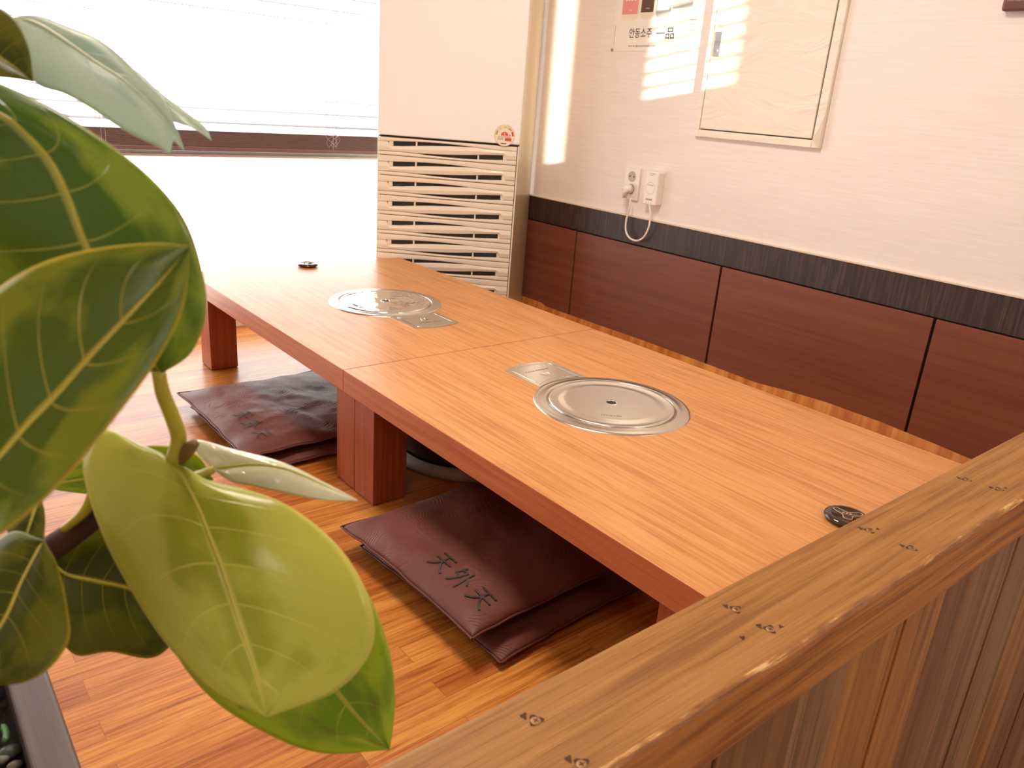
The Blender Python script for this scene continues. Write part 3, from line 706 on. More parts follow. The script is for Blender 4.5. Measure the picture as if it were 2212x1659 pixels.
bottle(W(1416, 20).y, W(1384, 20).y, zb+0.002, GLASSY, BROWNP, 0.020, 0.15, '', PW)
bottle(W(1450, 20).y, W(1418, 20).y, zb+0.004, GREYP, PAPER, 0.022, 0.15, '', GREYINK)
bm = B(); rect(bm, W(1496, 20).y, W(1453, 20).y, zb+0.03, 1.62, 0.0015); obj('printed_panel', bm, GREYP, ps)
bm = lettering('안동소주', 0.034, RX, RY, (XW-0.0022, W(1384, 73).y, W(1384, 73).z), 0, fit=0.104); obj('poster_lettering', bm, INK, ps)
bm = lettering('一品', 0.040, RX, RY, (XW-0.0022, W(1438, 74).y, W(1438, 74).z), 0, fit=0.078); obj('poster_lettering', bm, INK, ps)
bm = lettering('www.ilpoomsoju.com   ☎054) 854-69', 0.010, RX, RY, (XW-0.0022, W(1412, 99).y, W(1412, 99).z), 0, fit=0.235); obj('poster_lettering', bm, GREYINK, ps)
bm = B()
for k, z in enumerate((0.0, 0.009, 0.018, 0.030)): rect(bm, 0.262, 0.292, 1.178+z, 1.1795+z, 0.0019)
obj('poster_lines', bm, GREYINK, ps)
bm = B(); rect(bm, 0.6235, 0.6245, 1.135, 1.20, 0.0019); obj('poster_lines', bm, GREYINK, ps)
bm = B(); tube(bm, [(XW-0.0005, 0.628, 1.118), (XW-0.003, 0.628, 1.118)], 0.005, 14); obj('poster_pin', bm, plain('brass_pin', (0.45, 0.33, 0.16), 0.35, 0.6), ps)
# papered-over breaker cabinet
cb_ = empty('breaker_cabinet', (XW, -0.03, 0.855), label='papered-over breaker cabinet door with a thin frame on the right wall', cat='cabinet')
y0, y1, z0, z1_ = -0.256, 0.198, 0.855, 1.50; fw = 0.026
bm = B(); d = 0.013
for (a, b, c, e_) in ((y0, y0+fw, z0, z1_), (y1-0.016, y1, z0, z1_), (y0+fw, y1-0.016, z0, z0+0.022), (y0+fw, y1-0.016, z1_-0.022, z1_)): box(bm, XW-d, XW, a, b, c, e_, 0.002, 2)
obj('cabinet_frame', bm, DOORP, cb_)
bm = B(); box(bm, XW-0.004, XW-0.001, y0+fw, y1-0.016, z0+0.022, z1_-0.022); obj('shadow_gap', bm, plain('gap_grey', (0.12, 0.11, 0.10), 0.8), cb_)
bm = B(); box(bm, XW-0.012, XW-0.004, y0+fw+0.005, y1-0.018, z0+0.0255, z1_-0.025, 0.002, 2)
bmesh.ops.subdivide_edges(bm, edges=[e for e in bm.edges if e.calc_length() > 0.2], cuts=14, use_grid_fill=True)
dr = obj('cabinet_door', bm, DOORP, cb_)
bm = B(); a = W(1551, 95, 0.013); box(bm, XW-0.0145, XW-0.012, a.y-0.012, a.y+0.014, a.z-0.036, a.z+0.036, 0.001, 1)
tube(bm, [(XW-0.012, a.y, a.z-0.02), (XW-0.018, a.y, a.z-0.02)], 0.004, 12)
obj('latch_plate', bm, plain('latch_metal', (0.62, 0.6, 0.58), 0.3, 0.9), dr)
bm = B(); ym = y0+0.010
poly(bm, [(XW-d-0.0002, y0+0.001, z0+0.0), (XW-d-0.0002, y0+fw, z0+0.024), (XW-d-0.0002, y0+0.013, z0+0.052), (XW-d-0.0002, y0+0.001, z0+0.09)], 0.0005, (-1, 0, 0)); obj('torn_paper', bm, plain('torn_wallpaper', (0.72, 0.62, 0.47), 0.6), cb_)
# double socket with a plug, and the boxed meter it feeds
so = empty('wall_socket', (XW, 0.454, 0.67), label='white double wall socket on the right wall, a plug in its lower hole', cat='socket')
bm = B(); box(bm, XW-0.008, XW, 0.416, 0.491, 0.614, 0.726, 0.0025, 3); obj('socket_plate', bm, WHITE, so)
def wdisc(bm, yc, zc, r, x0, x1, n=28): tube(bm, [(x0, yc, zc), (x1, yc, zc)], r, n)
for zc in (0.696, 0.652):
    bm = B(); n = 28
    ra = [bm.verts.new((XW-0.0083, 0.4535+0.0185*math.cos(2*math.pi*i/n), zc+0.0185*math.sin(2*math.pi*i/n))) for i in range(n)]
    rb = [bm.verts.new((XW-0.0005, 0.4535+0.0165*math.cos(2*math.pi*i/n), zc+0.0165*math.sin(2*math.pi*i/n))) for i in range(n)]
    for i in range(n): bm.faces.new((ra[i], rb[i], rb[(i+1) % n], ra[(i+1) % n]))
    bm.faces.new(rb)
    for f in bm.faces: f.normal_update()
    sk = obj('socket_hole', bm, plain('socket_grey', (0.5, 0.44, 0.37), 0.5), so)
    # the recess stands on the plate as a shallow cup
    for v_ in sk.data.vertices: v_.co.x -= 0.0078 if v_.co.x > -0.004 else 0.0006
    bm = B()
    for dy in (-0.0095, 0.0095): wdisc(bm, 0.4535+dy, zc, 0.0025, XW-0.0086, XW-0.0092, 12)
    obj('pin_hole', bm, INK, sk)
pg = empty('plug_cable', (XW-0.02, 0.4535, 0.652), label='white plug and thick cable looping from the wall socket to the meter box', cat='cable')
bm = B(); tube(bm, [(XW-0.009, 0.4535, 0.652), (XW-0.028, 0.4535, 0.652), (XW-0.034, 0.4535, 0.648), (XW-0.036, 0.4530, 0.636), (XW-0.034, 0.4525, 0.622)], [0.0165, 0.0165, 0.015, 0.011, 0.008], 18)
obj('plug', bm, WHITE, pg, smooth=True)
bm = B()
for k in range(6): zc = 0.628-k*0.0058; tube(bm, [(XW-0.034, 0.4525, zc), (XW-0.034, 0.4525, zc-0.0035)], 0.0082-0.0004*k, 14)
obj('strain_relief', bm, WHITE, pg)
cab = [hit(px, py, 0, XW-0.03) for px, py in ((1362, 428), (1360, 448), (1353, 475), (1352, 498), (1360, 514), (1375, 520), (1390, 513), (1401, 492), (1405, 465), (1403, 441))]
bm = B(); tube(bm, crom(cab, 50), 0.0036, 12); obj('cable', bm, WHITE, pg, smooth=True)
bx = empty('meter_box', (XW, 0.336, 0.613), label='white box with a round dial and small print, mounted beside the double socket', cat='meter')
bm = B(); box(bm, XW-0.033, XW, 0.307, 0.367, 0.613, 0.725, 0.003, 3); obj('box_case', bm, WHITE, bx)
c0 = Vector((XW-0.0333, 0.339, 0.669))
bm = B(); n = 40
for k in range(n):
    a, b = 2*math.pi*k/n, 2*math.pi*(k+1)/n
    bm.faces.new([bm.verts.new((c0.x, c0.y+r*math.cos(q), c0.z+r*math.sin(q))) for r, q in ((0.0205, a), (0.0205, b), (0.0195, b), (0.0195, a))])
dl = obj('dial_ring', bm, GREYP, bx)
bm = worn_marks(0.026, 0.0045, RX, RY, (c0.x, c0.y, c0.z+0.010), 0.0002); obj('dial_print', bm, BROWNP, dl)
bm = join([worn_marks(0.028, 0.0035, RX, RY, (c0.x, c0.y-0.002, 0.719), 0.0002), worn_marks(0.016, 0.0028, RX, RY, (c0.x, c0.y+0.002, 0.713), 0.0002)]); obj('box_print', bm, GREYINK, bx)
bm = B()
for k in range(3): box(bm, XW-0.0345, XW-0.032, 0.325+k*0.010, 0.333+k*0.010, 0.628, 0.634, 0.0006, 1)
obj('box_button', bm, GREYP, bx)
bm = B()
for k in range(3): wdisc(bm, 0.328+k*0.010, 0.620, 0.0011, XW-0.0330, XW-0.0335, 10)
obj('indicator_lamp', bm, INK, bx)
# dark controller at the frame's upper right corner
dv = empty('wall_controller', (XW, -0.75, 1.195), label='dark brown rounded controller mounted high on the right wall', cat='controller')
bm = B(); box(bm, XW-0.022, XW, -0.80, -0.655, 1.203, 1.33, 0.006, 3); obj('controller_case', bm, DEVICE, dv)
bm = B(); box(bm, XW-0.0235, XW-0.021, -0.79, -0.69, 1.235, 1.30, 0.001, 1); obj('controller_window', bm, plain('pale_window', (0.45, 0.35, 0.28), 0.3), dv)
bm = worn_marks(0.04, 0.0045, RX, RY, (XW-0.0225, -0.685, 1.224), 0.0002); obj('controller_print', bm, GREYP, dv)
# ------------------------------------------------------------------ wooden partition in front
pt = empty('wooden_partition', (0.2, -1.19, ZAISLE), label='low partition of stained boards capped by a screwed-down pine rail, in the foreground', cat='partition')
RZ = 0.45; RY0, RY1 = -1.243, -1.1385
bm = B(); NX = 260; x0_, x1_ = -1.6, XW-0.002
prof = [(RY1, RZ-0.074), (RY1, RZ-0.004), (RY1-0.0015, RZ-0.001), (RY1-0.005, RZ), (RY0+0.007, RZ), (RY0+0.003, RZ-0.001), (RY0+0.0008, RZ-0.004), (RY0, RZ-0.009), (RY0, RZ-0.040), (RY0+0.001, RZ-0.074)]
prev = None
for k in range(NX+1):
    x = x0_+(x1_-x0_)*k/NX; ring = []
    for i, (y, z) in enumerate(prof):
        w1 = 0.0016*noise.noise(Vector((x*9, i*0.7, 2))) if i in (5, 6, 7) else 0.0004*noise.noise(Vector((x*6, i, 7)))
        w2 = (-0.0022*max(0, noise.noise(Vector((x*23, 0, 5)))-0.15) if i in (5, 6) else 0)
        if i in (8,): w1 += 0.0012*noise.noise(Vector((x*5, 3, 3)))
        ring.append(bm.verts.new((x, y+w1, z+w2)))
    if prev:
        for i in range(len(ring)):
            j = (i+1) % len(ring); f = bm.faces.new((prev[i], ring[i], ring[j], prev[j])); f.material_index = 2 if i in (4, 5) else 1 if i in (6, 7, 8) else 0
    else: bm.faces.new(ring)
    prev = ring
bm.faces.new(prev[::-1]); bmesh.ops.recalc_face_normals(bm, faces=bm.faces)
rail = obj('top_rail', bm, [PINE, PINE_EDGE, WORN], pt, smooth=False)
xs = [-1.6, -1.42, -1.27, -1.10, -0.95, -0.78, -0.60, -0.44, -0.315, -0.262, -0.12, -0.015, 0.115, 0.225, 0.335, 0.478, 0.61, 0.74, 0.88, 1.0, 1.13, 1.26, XW-0.002]
for k, (a, b) in enumerate(zip(xs, xs[1:])):
    off = 0.002*((k*7) % 3)
    bm = B(); box(bm, a+0.0006, b-0.0006, RY0+0.007+off*0.6, RY0+0.026, ZAISLE, RZ-0.074, 0.0015, 2)
    obj('partition_board', bm, BOARDS[(k*2+k//3) % 3], pt)
    bm = B(); box(bm, a+0.0006, b-0.0006, RY1-0.024, RY1-0.006, 0.0, RZ-0.074, 0.0012, 1)
    obj('partition_board', bm, BOARDS[(k+1) % 3], pt)
SCR = plain('stained_screw', (0.34, 0.18, 0.07), 0.45, 0.5)
PIT = plain('screw_pit', (0.075, 0.026, 0.009), 0.9)
def blob(bm, x, y, r, ang, st, z):
    c = [(x+r*(1+0.3*math.sin(q*3+x*50))*(math.cos(q)*st*math.cos(ang)-math.sin(q)*math.sin(ang)), y+r*(1+0.3*math.sin(q*3+x*50))*(math.cos(q)*st*math.sin(ang)+math.sin(q)*math.cos(ang)), z) for q in [i*math.pi/8 for i in range(16)]]
    bm.faces.new([bm.verts.new(q) for q in c])
for i, (px, py) in enumerate(((1157, 1556), (1256, 1650), (1590, 1316), (1663, 1359), (1878, 1146), (1969, 1184), (2088, 1036), (2158, 1057))):
    s = hit(px, py, 2, RZ)
    bm = B(); blob(bm, s.x, s.y, 0.0052, 0.4*i, 1.15, RZ+0.00035); blob(bm, s.x-0.005, s.y+0.009, 0.0026, 0.9, 1.3, RZ+0.00035)
    if i in (3, 4, 7): blob(bm, s.x+0.013, s.y-0.004, 0.002, 0.3, 1.2, RZ+0.00035)
    if i in (2,): blob(bm, hit(1604, 1378, 2, RZ).x, hit(1604, 1378, 2, RZ).y, 0.0024, 0.3, 1.2, RZ+0.00035)
    pit = obj('screw_recess', bm, PIT, pt)
    bm = B(); lathe(bm, [(0, RZ+0.0009), (0.003, RZ+0.0009), (0.0043, RZ+0.0004)], s.x-0.0005, s.y-0.0008, 20); sc = obj('screw', bm, SCR, pt)
    bm = B(); a = 0.4+i
    for q in (a, a+math.pi/2):
        dx, dy = math.cos(q)*0.0026, math.sin(q)*0.0026; ex, ey = -math.sin(q)*0.0005, math.cos(q)*0.0005
        bm.faces.new([bm.verts.new((s.x-0.0005+u_, s.y-0.0008+v_, RZ+0.00105)) for u_, v_ in ((dx+ex, dy+ey), (-dx+ex, -dy+ey), (-dx-ex, -dy-ey), (dx-ex, dy-ey))])
    obj('screw_cross', bm, PIT, sc)
# ------------------------------------------------------------------ planter
PZ = 0.40; PX0, PX1, PY0, PY1 = -1.18, -0.729, -1.10, -0.592
pl = empty('planter_box', (-0.95, -0.85, 0), label='grey-brown wooden planter box at the lower left, filled with dark soil', cat='planter')
for nm, b6 in (('planter_board', (PX1-0.032, PX1, PY0, PY1)), ('planter_board', (PX0, PX0+0.032, PY0, PY1)), ('planter_board', (PX0+0.032, PX1-0.032, PY1-0.032, PY1)), ('planter_board', (PX0+0.032, PX1-0.032, PY0, PY0+0.032))):
    bm = B(); box(bm, b6[0], b6[1], b6[2], b6[3], 0.0, PZ, 0.004, 3); obj(nm, bm, PLANTER, pl)
bm = B(); n = 30
gr = [[bm.verts.new((PX0+0.032+(PX1-PX0-0.064)*i/n, PY0+0.032+(PY1-PY0-0.064)*j/n, PZ-0.035+0.006*noise.noise(Vector((i*0.5, j*0.5, 1))))) for j in range(n+1)] for i in range(n+1)]
for i in range(n):
    for j in range(n): bm.faces.new((gr[i][j], gr[i+1][j], gr[i+1][j+1], gr[i][j+1]))
obj('soil', bm, SOIL, pl, kind='stuff')
for i, (px, py, r, c, lb_) in enumerate(((20, 1622, 0.0070, (0.05, 0.06, 0.035), 'smooth grey-green pebble on the soil of the planter box'), (30, 1652, 0.0045, (0.12, 0.09, 0.05), 'small tan pebble nearest the bottom edge on the planter soil'), (3, 1640, 0.0045, (0.14, 0.12, 0.09), 'pale pebble at the picture edge on the planter soil'))):
    s = hit(px, py, 2, PZ-0.028)
    bm = B(); bmesh.ops.create_icosphere(bm, subdivisions=3, radius=r)
    for v_ in bm.verts: v_.co = Vector((v_.co.x*1.3, v_.co.y, v_.co.z*0.7))*(1+0.15*noise.noise(v_.co*120)); v_.co += Vector((s.x, s.y, PZ-0.029))
    obj('pebble', bm, plain('pebble_stone', c, 0.5, 0, 0.5, 0.2, 200, 0.3), smooth=True, origin=(s.x, s.y, PZ-0.029), label=lb_, cat='pebble', group='pebbles on the planter soil')
bm = B(); L = [hit(px, py, 2, PZ-0.026) for px, py in ((4, 1578), (9, 1578), (15, 1592), (12, 1610))]
tube(bm, [q+Vector((0, 0, 0.003)) for q in crom(L, 14)], [0.0015]+[0.003]*12+[0.0015], 8); obj('green_shoot', bm, plain('shoot_green', (0.06, 0.16, 0.04), 0.4), smooth=True, origin=L[0], label='short curled green shoot on the planter soil', cat='shoot')
# ------------------------------------------------------------------ the rubber plant
def leaf_mat(name, light, dark, vein, patch=0.45, rim=0.9, trans=0.35, rough=0.3, brown=0.0, spec=0.38):
    m, t, p = newmat(name)
    uv = t.nodes.new('ShaderNodeUVMap'); sp = t.nodes.new('ShaderNodeSeparateXYZ'); link(t, uv.outputs[0], sp.inputs[0])
    u, v = sp.outputs[0], sp.outputs[1]
    s = math_(t, 'ABSOLUTE', math_(t, 'MULTIPLY_ADD', v, 2.0, -1.0))
    tc = t.nodes.new('ShaderNodeTexCoord')
    cu = t.nodes.new('ShaderNodeCombineXYZ'); link(t, u, cu.inputs[0]); link(t, v, cu.inputs[1])
    nz = noisetex(t, cu.outputs[0], 4.5, 3, 0.5, 0.3); nf = noisetex(t, cu.outputs[0], 40, 4, 0.6)
    # darker variegation along the middle, paler to the margin
    pm = math_(t, 'SUBTRACT', math_(t, 'MULTIPLY_ADD', nz, 1.6, patch-0.8), math_(t, 'MULTIPLY', s, 0.55))
    pm = math_(t, 'MULTIPLY', math_(t, 'SUBTRACT', pm, 0.05), 3.5, None, True)
    base = mixc(t, pm, light, dark)
    base = mixc(t, math_(t, 'MULTIPLY', nf, 0.25), base, [x*0.7 for x in light])
    if brown:
        bm_ = math_(t, 'GREATER_THAN', noisetex(t, cu.outputs[0], 9, 3), 1-brown); base = mixc(t, math_(t, 'MULTIPLY', bm_, 0.6), base, (0.22, 0.11, 0.02))
    # veins: curved laterals leaving the midrib, plus the midrib and the pale margin
    q = math_(t, 'SUBTRACT', u, math_(t, 'MULTIPLY', math_(t, 'POWER', s, 1.25), 0.20))
    fr = math_(t, 'FRACT', math_(t, 'MULTIPLY', q, 7.5)); ln = math_(t, 'ABSOLUTE', math_(t, 'SUBTRACT', fr, 0.5))
    lat = math_(t, 'SUBTRACT', 1.0, math_(t, 'MULTIPLY', ln, 30.0), None, True)
    lat = math_(t, 'MULTIPLY', math_(t, 'MULTIPLY', lat, math_(t, 'SUBTRACT', 0.95, s, None, True)), math_(t, 'MULTIPLY', math_(t, 'SUBTRACT', 1.0, u), 4.0, None, True))
    mid = math_(t, 'SUBTRACT', 1.0, math_(t, 'MULTIPLY', s, 22.0), None, True)
    edge = math_(t, 'MULTIPLY', math_(t, 'SUBTRACT', s, 0.945, None, True), 20*rim, None, True)
    vv = math_(t, 'MAXIMUM', math_(t, 'MAXIMUM', math_(t, 'MULTIPLY', lat, 1.0), math_(t, 'POWER', mid, 0.6)), edge)
    base = mixc(t, vv, base, vein)
    link(t, base, p.inputs['Base Color']); p.inputs['Roughness'].default_value = rough; p.inputs['Specular IOR Level'].default_value = spec
    b = t.nodes.new('ShaderNodeBump'); b.inputs['Strength'].default_value = 0.5; b.inputs['Distance'].default_value = 0.0015
    link(t, math_(t, 'MULTIPLY_ADD', nz, 0.8, math_(t, 'MULTIPLY', vv, -0.5)), b.inputs['Height']); link(t, b.outputs[0], p.inputs['Normal'])
    tl = t.nodes.new('ShaderNodeBsdfTranslucent'); tb_ = mixc(t, 0.5, base, [min(1, x*1.5) for x in light]); link(t, tb_, tl.inputs[0])
    mx = t.nodes.new('ShaderNodeMixShader'); mx.inputs[0].default_value = trans
    link(t, p.outputs[0], mx.inputs[1]); link(t, tl.outputs[0], mx.inputs[2]); link(t, mx.outputs[0], t.nodes['Material Output'].inputs[0])
    return m
LM_A = leaf_mat('leaf_glare_tint', (0.50, 0.60, 0.50), (0.36, 0.48, 0.40), (0.68, 0.74, 0.58), 0.3, 0.9, 0.55, 0.35)  # veiling glare of the window mixed into these pale greens
LM_B = leaf_mat('leaf_variegated', (0.26, 0.36, 0.035), (0.05, 0.125, 0.010), (0.50, 0.50, 0.12), 0.62, 0.8, 0.3, 0.22)
LM_C = leaf_mat('leaf_near', (0.21, 0.25, 0.012), (0.06, 0.12, 0.005), (0.62, 0.46, 0.05), 0.6, 1.0, 0.25, 0.3)
LM_D = leaf_mat('leaf_pale', (0.52, 0.53, 0.085), (0.33, 0.38, 0.03), (0.72, 0.66, 0.16), 0.35, 1.0, 0.3, 0.25)
LM_E = leaf_mat('leaf_bright', (0.36, 0.46, 0.010), (0.14, 0.26, 0.008), (0.55, 0.52, 0.06), 0.5, 1.0, 0.35, 0.35, 0.36)
LM_F = leaf_mat('leaf_white_sheen', (0.80, 0.80, 0.58), (0.68, 0.70, 0.40), (0.85, 0.80, 0.45), 0.3, 1.0, 0.2, 0.12, 0.0, 1.0)  # whitish base colour paints the window's reflection onto the blade
LM_G = leaf_mat('leaf_dark_olive', (0.12, 0.125, 0.004), (0.05, 0.06, 0.002), (0.42, 0.32, 0.02), 0.5, 0.8, 0.22, 0.42, 0.0, 0.2)  # darker olive-green leaf colour
STEMG = plain('green_petiole', (0.42, 0.38, 0.04), 0.35, 0, 0.5, 0.1, 60, 0.15)
BARK = plain('brown_bark', (0.055, 0.024, 0.012), 0.8, 0, 0.3, 0.8, 90, 0.4)
SOILC = Vector((-0.93, -0.93, PZ-0.012))
plant = empty('rubber_plant', SOILC, label='leafy rubber plant with broad yellow-green leaves in the left foreground', cat='plant')
def leaf(mid, left, right, mat, bulge=0.0, sag=0.0, n=54, m=12, wave=0.0):
    """mid, left and right are rows of (px, py, depth) points along the midrib and the two margins"""
    M_ = crom([at(*q) for q in mid], n); L_ = crom([at(*q) for q in left], n); R_2 = crom([at(*q) for q in right], n)
    bm = B(); uvl = bm.loops.layers.uv.new('UVMap'); grid = []
    for k in range(n):
        row = []
        t_ = k/(n-1)
        nrm = (L_[k]-R_2[k]).cross(M_[min(k+1, n-1)]-M_[max(k-1, 0)])
        if nrm.length > 1e-9: nrm.normalize()
        if nrm.dot(CAM-M_[k]) < 0: nrm = -nrm
        for j in range(-m, m+1):
            s = abs(j)/m; e = (L_ if j < 0 else R_2)[k]
            pnt = M_[k].lerp(e, s)+nrm*(bulge*math.sin(math.pi*min(1, s*0.9))*math.sin(math.pi*t_)**0.5)
            pnt += nrm*wave*math.sin(t_*21+(1 if j > 0 else 0))*s*s*math.sin(math.pi*t_)
            row.append(bm.verts.new(pnt))
        grid.append(row)
    for k in range(n-1):
        for j in range(2*m):
            f = bm.faces.new((grid[k][j], grid[k][j+1], grid[k+1][j+1], grid[k+1][j]))
            for lp, (kk, jj) in zip(f.loops, ((k, j), (k, j+1), (k+1, j+1), (k+1, j))): lp[uvl].uv = (kk/(n-1), jj/(2*m))
    o = obj('leaf', bm, mat, plant, smooth=True)
    so_ = o.modifiers.new('thickness', 'SOLIDIFY'); so_.thickness = 0.0006; so_.offset = 0
    # raised midrib on the underside and face
    bm = B(); tube(bm, M_, [0.0016*(1-0.8*k/(n-1))*min(1, 0.3+k/6) for k in range(n)], 6); obj('midrib', bm, STEMG if mat not in (LM_A,) else plain('pale_midrib', (0.55, 0.62, 0.42), 0.4), o, smooth=True)
    return o
def stem(pts, rad, mat, name='petiole', n=24):
    P = crom([at(*q) if len(q) == 3 and q[2] > 0.05 and q[0] > -300 and abs(q[0]) > 2 else Vector(q) for q in pts], n)
    rr = [rad[0]+(rad[1]-rad[0])*k/(n-1) for k in range(n)]
    bm = B(); tube(bm, P, rr, 12); return obj(name, bm, mat, plant, smooth=True)
# big variegated leaf B: base at (352,802), midrib sweeping up and left out of the picture
leaf([(348, 804, .43), (300, 740, .42), (240, 630, .41), (183, 520, .40), (150, 430, .395), (115, 355, .39), (65, 295, .385), (0, 245, .38), (-130, 190, .38), (-260, 170, .39)],
     [(348, 804, .43), (230, 790, .44), (110, 740, .45), (0, 680, .45), (-110, 600, .44), (-180, 500, .43), (-240, 420, .42), (-280, 330, .41), (-290, 240, .40), (-260, 170, .39)],
     [(350, 806, .43), (415, 760, .425), (447, 680, .42), (441, 590, .415), (405, 480, .41), (335, 390, .405), (230, 305, .40), (95, 222, .395), (-100, 150, .39), (-260, 170, .39)], LM_B, 0.004)
# near leaf C: tip at (412,535)
leaf([(-140, 1130, .31), (-60, 1050, .315), (0, 990, .32), (65, 915, .325), (130, 848, .33), (200, 768, .335), (275, 688, .34), (345, 612, .345), (412, 533, .35)],
     [(-140, 1130, .31), (-170, 960, .33), (-120, 800, .34), (-60, 690, .345), (0, 625, .35), (90, 572, .352), (200, 541, .352), (330, 527, .351), (412, 533, .35)],
     [(-140, 1130, .31), (-60, 1175, .30), (0, 1158, .305), (80, 1098, .31), (165, 1012, .315), (255, 900, .32), (345, 775, .33), (398, 660, .34), (412, 533, .35)], LM_C, 0.003)
# front leaf D: base (368,1006), tip (577,1548)
leaf([(366, 1004, .47), (392, 1028, .465), (425, 1090, .46), (455, 1165, .452), (483, 1240, .445), (508, 1320, .44), (535, 1400, .435), (558, 1470, .43), (577, 1549, .425)],
     [(366, 1004, .47), (300, 962, .475), (222, 930, .477), (184, 1010, .474), (225, 1160, .462), (290, 1280, .452), (370, 1400, .442), (460, 1492, .434), (577, 1549, .425)],
     [(366, 1004, .47), (440, 1036, .475), (540, 1062, .475), (640, 1105, .472), (735, 1185, .465), (797, 1290, .458), (805, 1395, .45), (730, 1490, .438), (577, 1549, .425)], LM_D, 0.006, 0, 60, 14, 0.0012)
# leaf E beneath it: tip (842,1618)
leaf([(420, 1130, .53), (500, 1220, .527), (580, 1310, .523), (650, 1400, .52), (725, 1490, .517), (785, 1560, .515), (842, 1619, .513)],
     [(420, 1130, .53), (360, 1260, .522), (372, 1390, .515), (450, 1500, .508), (560, 1575, .505), (690, 1625, .507), (842, 1619, .513)],
     [(420, 1130, .53), (560, 1120, .54), (690, 1160, .54), (785, 1265, .537), (838, 1390, .53), (853, 1510, .522), (842, 1619, .513)], LM_E, 0.004)
# small glossy leaf F with painted white sheen, pointing right, folded along its midrib
leaf([(462, 1014, .50), (500, 1008, .50), (550, 1004, .50), (605, 1010, .50), (660, 1030, .502), (715, 1056, .505), (773, 1082, .508)],
     [(462, 1014, .50), (425, 975, .507), (428, 952, .51), (500, 972, .512), (600, 998, .512), (690, 1040, .51), (773, 1082, .508)],
     [(462, 1014, .50), (500, 1040, .496), (545, 1050, .494), (600, 1063, .494), (660, 1076, .497), (715, 1083, .502), (773, 1082, .508)], LM_F, 0.002)
# upper leaf A1, window glare painted into its colour
leaf([(30, 38, .47), (80, 52, .475), (140, 88, .48), (200, 130, .485), (265, 172, .49), (315, 215, .495), (352, 255, .50), (378, 292, .503), (397, 326, .505)],
     [(30, 38, .47), (35, 110, .462), (75, 178, .46), (135, 203, .465), (195, 238, .47), (250, 270, .475), (305, 303, .482), (350, 327, .487), (366, 334, .49), (370, 306, .495), (397, 326, .505)],
     [(30, 38, .47), (85, 36, .482), (150, 60, .49), (215, 92, .497), (275, 136, .503), (318, 182, .508), (352, 222, .51), (372, 262, .508), (381, 290, .506), (397, 326, .505)], LM_A, 0.003, 0, 54, 12, 0.001)
# narrow leaf A2 behind it, tip (457,303)
leaf([(240, 130, .54), (290, 170, .54), (340, 205, .54), (385, 243, .54), (425, 278, .54), (457, 304, .54)],
     [(240, 130, .54), (280, 185, .535), (330, 225, .535), (375, 262, .535), (415, 277, .535), (457, 304, .54)],
     [(240, 130, .54), (290, 150, .545), (345, 200, .545), (395, 238, .545), (442, 275, .545), (457, 304, .54)], LM_A, 0.001)
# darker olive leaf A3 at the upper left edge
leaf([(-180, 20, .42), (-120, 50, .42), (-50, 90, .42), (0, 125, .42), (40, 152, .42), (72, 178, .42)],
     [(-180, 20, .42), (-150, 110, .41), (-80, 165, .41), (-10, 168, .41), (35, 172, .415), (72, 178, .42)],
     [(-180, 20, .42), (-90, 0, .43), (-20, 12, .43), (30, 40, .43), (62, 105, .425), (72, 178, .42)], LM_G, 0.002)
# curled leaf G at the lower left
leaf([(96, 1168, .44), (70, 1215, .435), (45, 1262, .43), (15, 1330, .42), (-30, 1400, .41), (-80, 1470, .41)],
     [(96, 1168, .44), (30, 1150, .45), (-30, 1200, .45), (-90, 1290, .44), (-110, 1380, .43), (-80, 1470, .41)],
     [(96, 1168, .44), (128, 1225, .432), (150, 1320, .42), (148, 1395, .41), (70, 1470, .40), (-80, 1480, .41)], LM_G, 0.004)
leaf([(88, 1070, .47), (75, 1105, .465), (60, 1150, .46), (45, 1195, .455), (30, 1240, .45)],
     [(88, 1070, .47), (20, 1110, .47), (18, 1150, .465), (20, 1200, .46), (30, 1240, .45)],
     [(88, 1070, .47), (98, 1110, .465), (97, 1150, .46), (90, 1200, .455), (30, 1240, .45)], LM_G, 0.001)
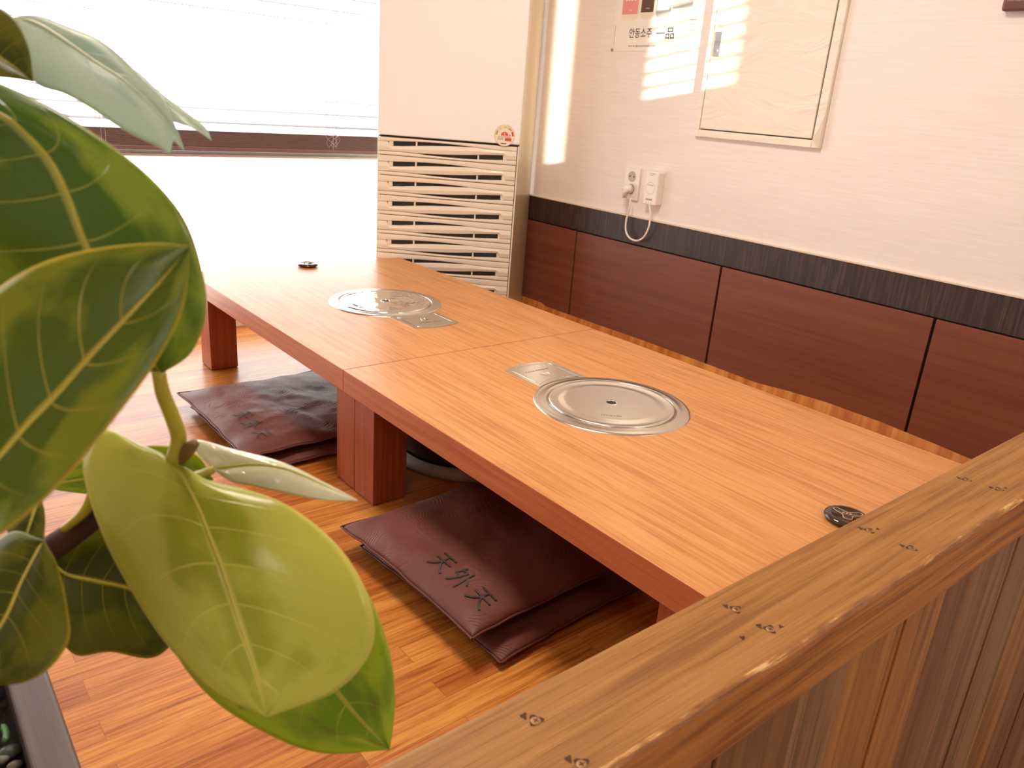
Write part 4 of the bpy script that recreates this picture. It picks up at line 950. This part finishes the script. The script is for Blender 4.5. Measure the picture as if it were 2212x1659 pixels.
# dark leaf H behind D
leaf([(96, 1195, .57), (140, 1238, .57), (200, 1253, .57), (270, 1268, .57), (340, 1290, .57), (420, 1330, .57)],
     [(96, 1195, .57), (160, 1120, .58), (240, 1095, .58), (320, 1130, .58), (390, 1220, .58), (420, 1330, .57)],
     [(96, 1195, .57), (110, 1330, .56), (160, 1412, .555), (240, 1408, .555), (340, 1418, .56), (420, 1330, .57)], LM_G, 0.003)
# bright bits of leaf behind the node
leaf([(86, 1052, .60), (150, 1040, .60), (220, 1030, .60), (300, 1020, .60), (380, 1020, .60), (462, 1036, .60)],
     [(86, 1052, .60), (150, 1000, .60), (240, 985, .60), (330, 962, .60), (420, 978, .60), (462, 1036, .60)],
     [(86, 1052, .60), (150, 1062, .60), (240, 1070, .60), (330, 1060, .60), (400, 1050, .60), (462, 1036, .60)], LM_E, 0.002)
stem([(342, 800, .43), (352, 850, .44), (374, 905, .455), (386, 950, .465), (370, 1005, .475), (345, 1040, .49)], (0.0038, 0.0052), STEMG)
stem([(462, 1014, .50), (430, 1026, .495), (400, 1034, .49), (350, 1040, .49)], (0.0026, 0.0034), STEMG)
bm = B(); tube(bm, [at(350, 1030, .485), at(385, 992, .475), at(410, 968, .465), at(420, 958, .462)], [0.0052, 0.0048, 0.0040, 0.0030], 12); obj('cut_stub', bm, plain('stub_brown', (0.16, 0.09, 0.02), 0.6, 0, 0.4, 0.4, 120, 0.4), plant, smooth=True)
stem([(205, 1062, .50), (192, 1090, .505), (172, 1115, .51), (138, 1142, .52)], (0.0042, 0.0026), STEMG)
stem([(350, 1035, .49), (290, 1070, .50), (215, 1110, .52), (140, 1165, .54), (60, 1215, .56)], (0.0055, 0.010), BARK, 'branch')
e1 = at(60, 1215, .56)
bm = B(); P = crom([e1, e1.lerp(SOILC, 0.35)+Vector((0, 0, 0.02)), e1.lerp(SOILC, 0.7), SOILC], 20); tube(bm, P, [0.010+0.006*k/19 for k in range(20)], 12); obj('trunk', bm, BARK, plant, smooth=True)
e0 = at(-180, 20, .42)
bm = B(); P = crom([e0, e0.lerp(SOILC, 0.3)+Vector((-0.04, 0, 0)), e0.lerp(SOILC, 0.7)+Vector((-0.02, 0, 0)), SOILC], 20); tube(bm, P, [0.004+0.008*k/19 for k in range(20)], 12); obj('branch', bm, BARK, plant, smooth=True)
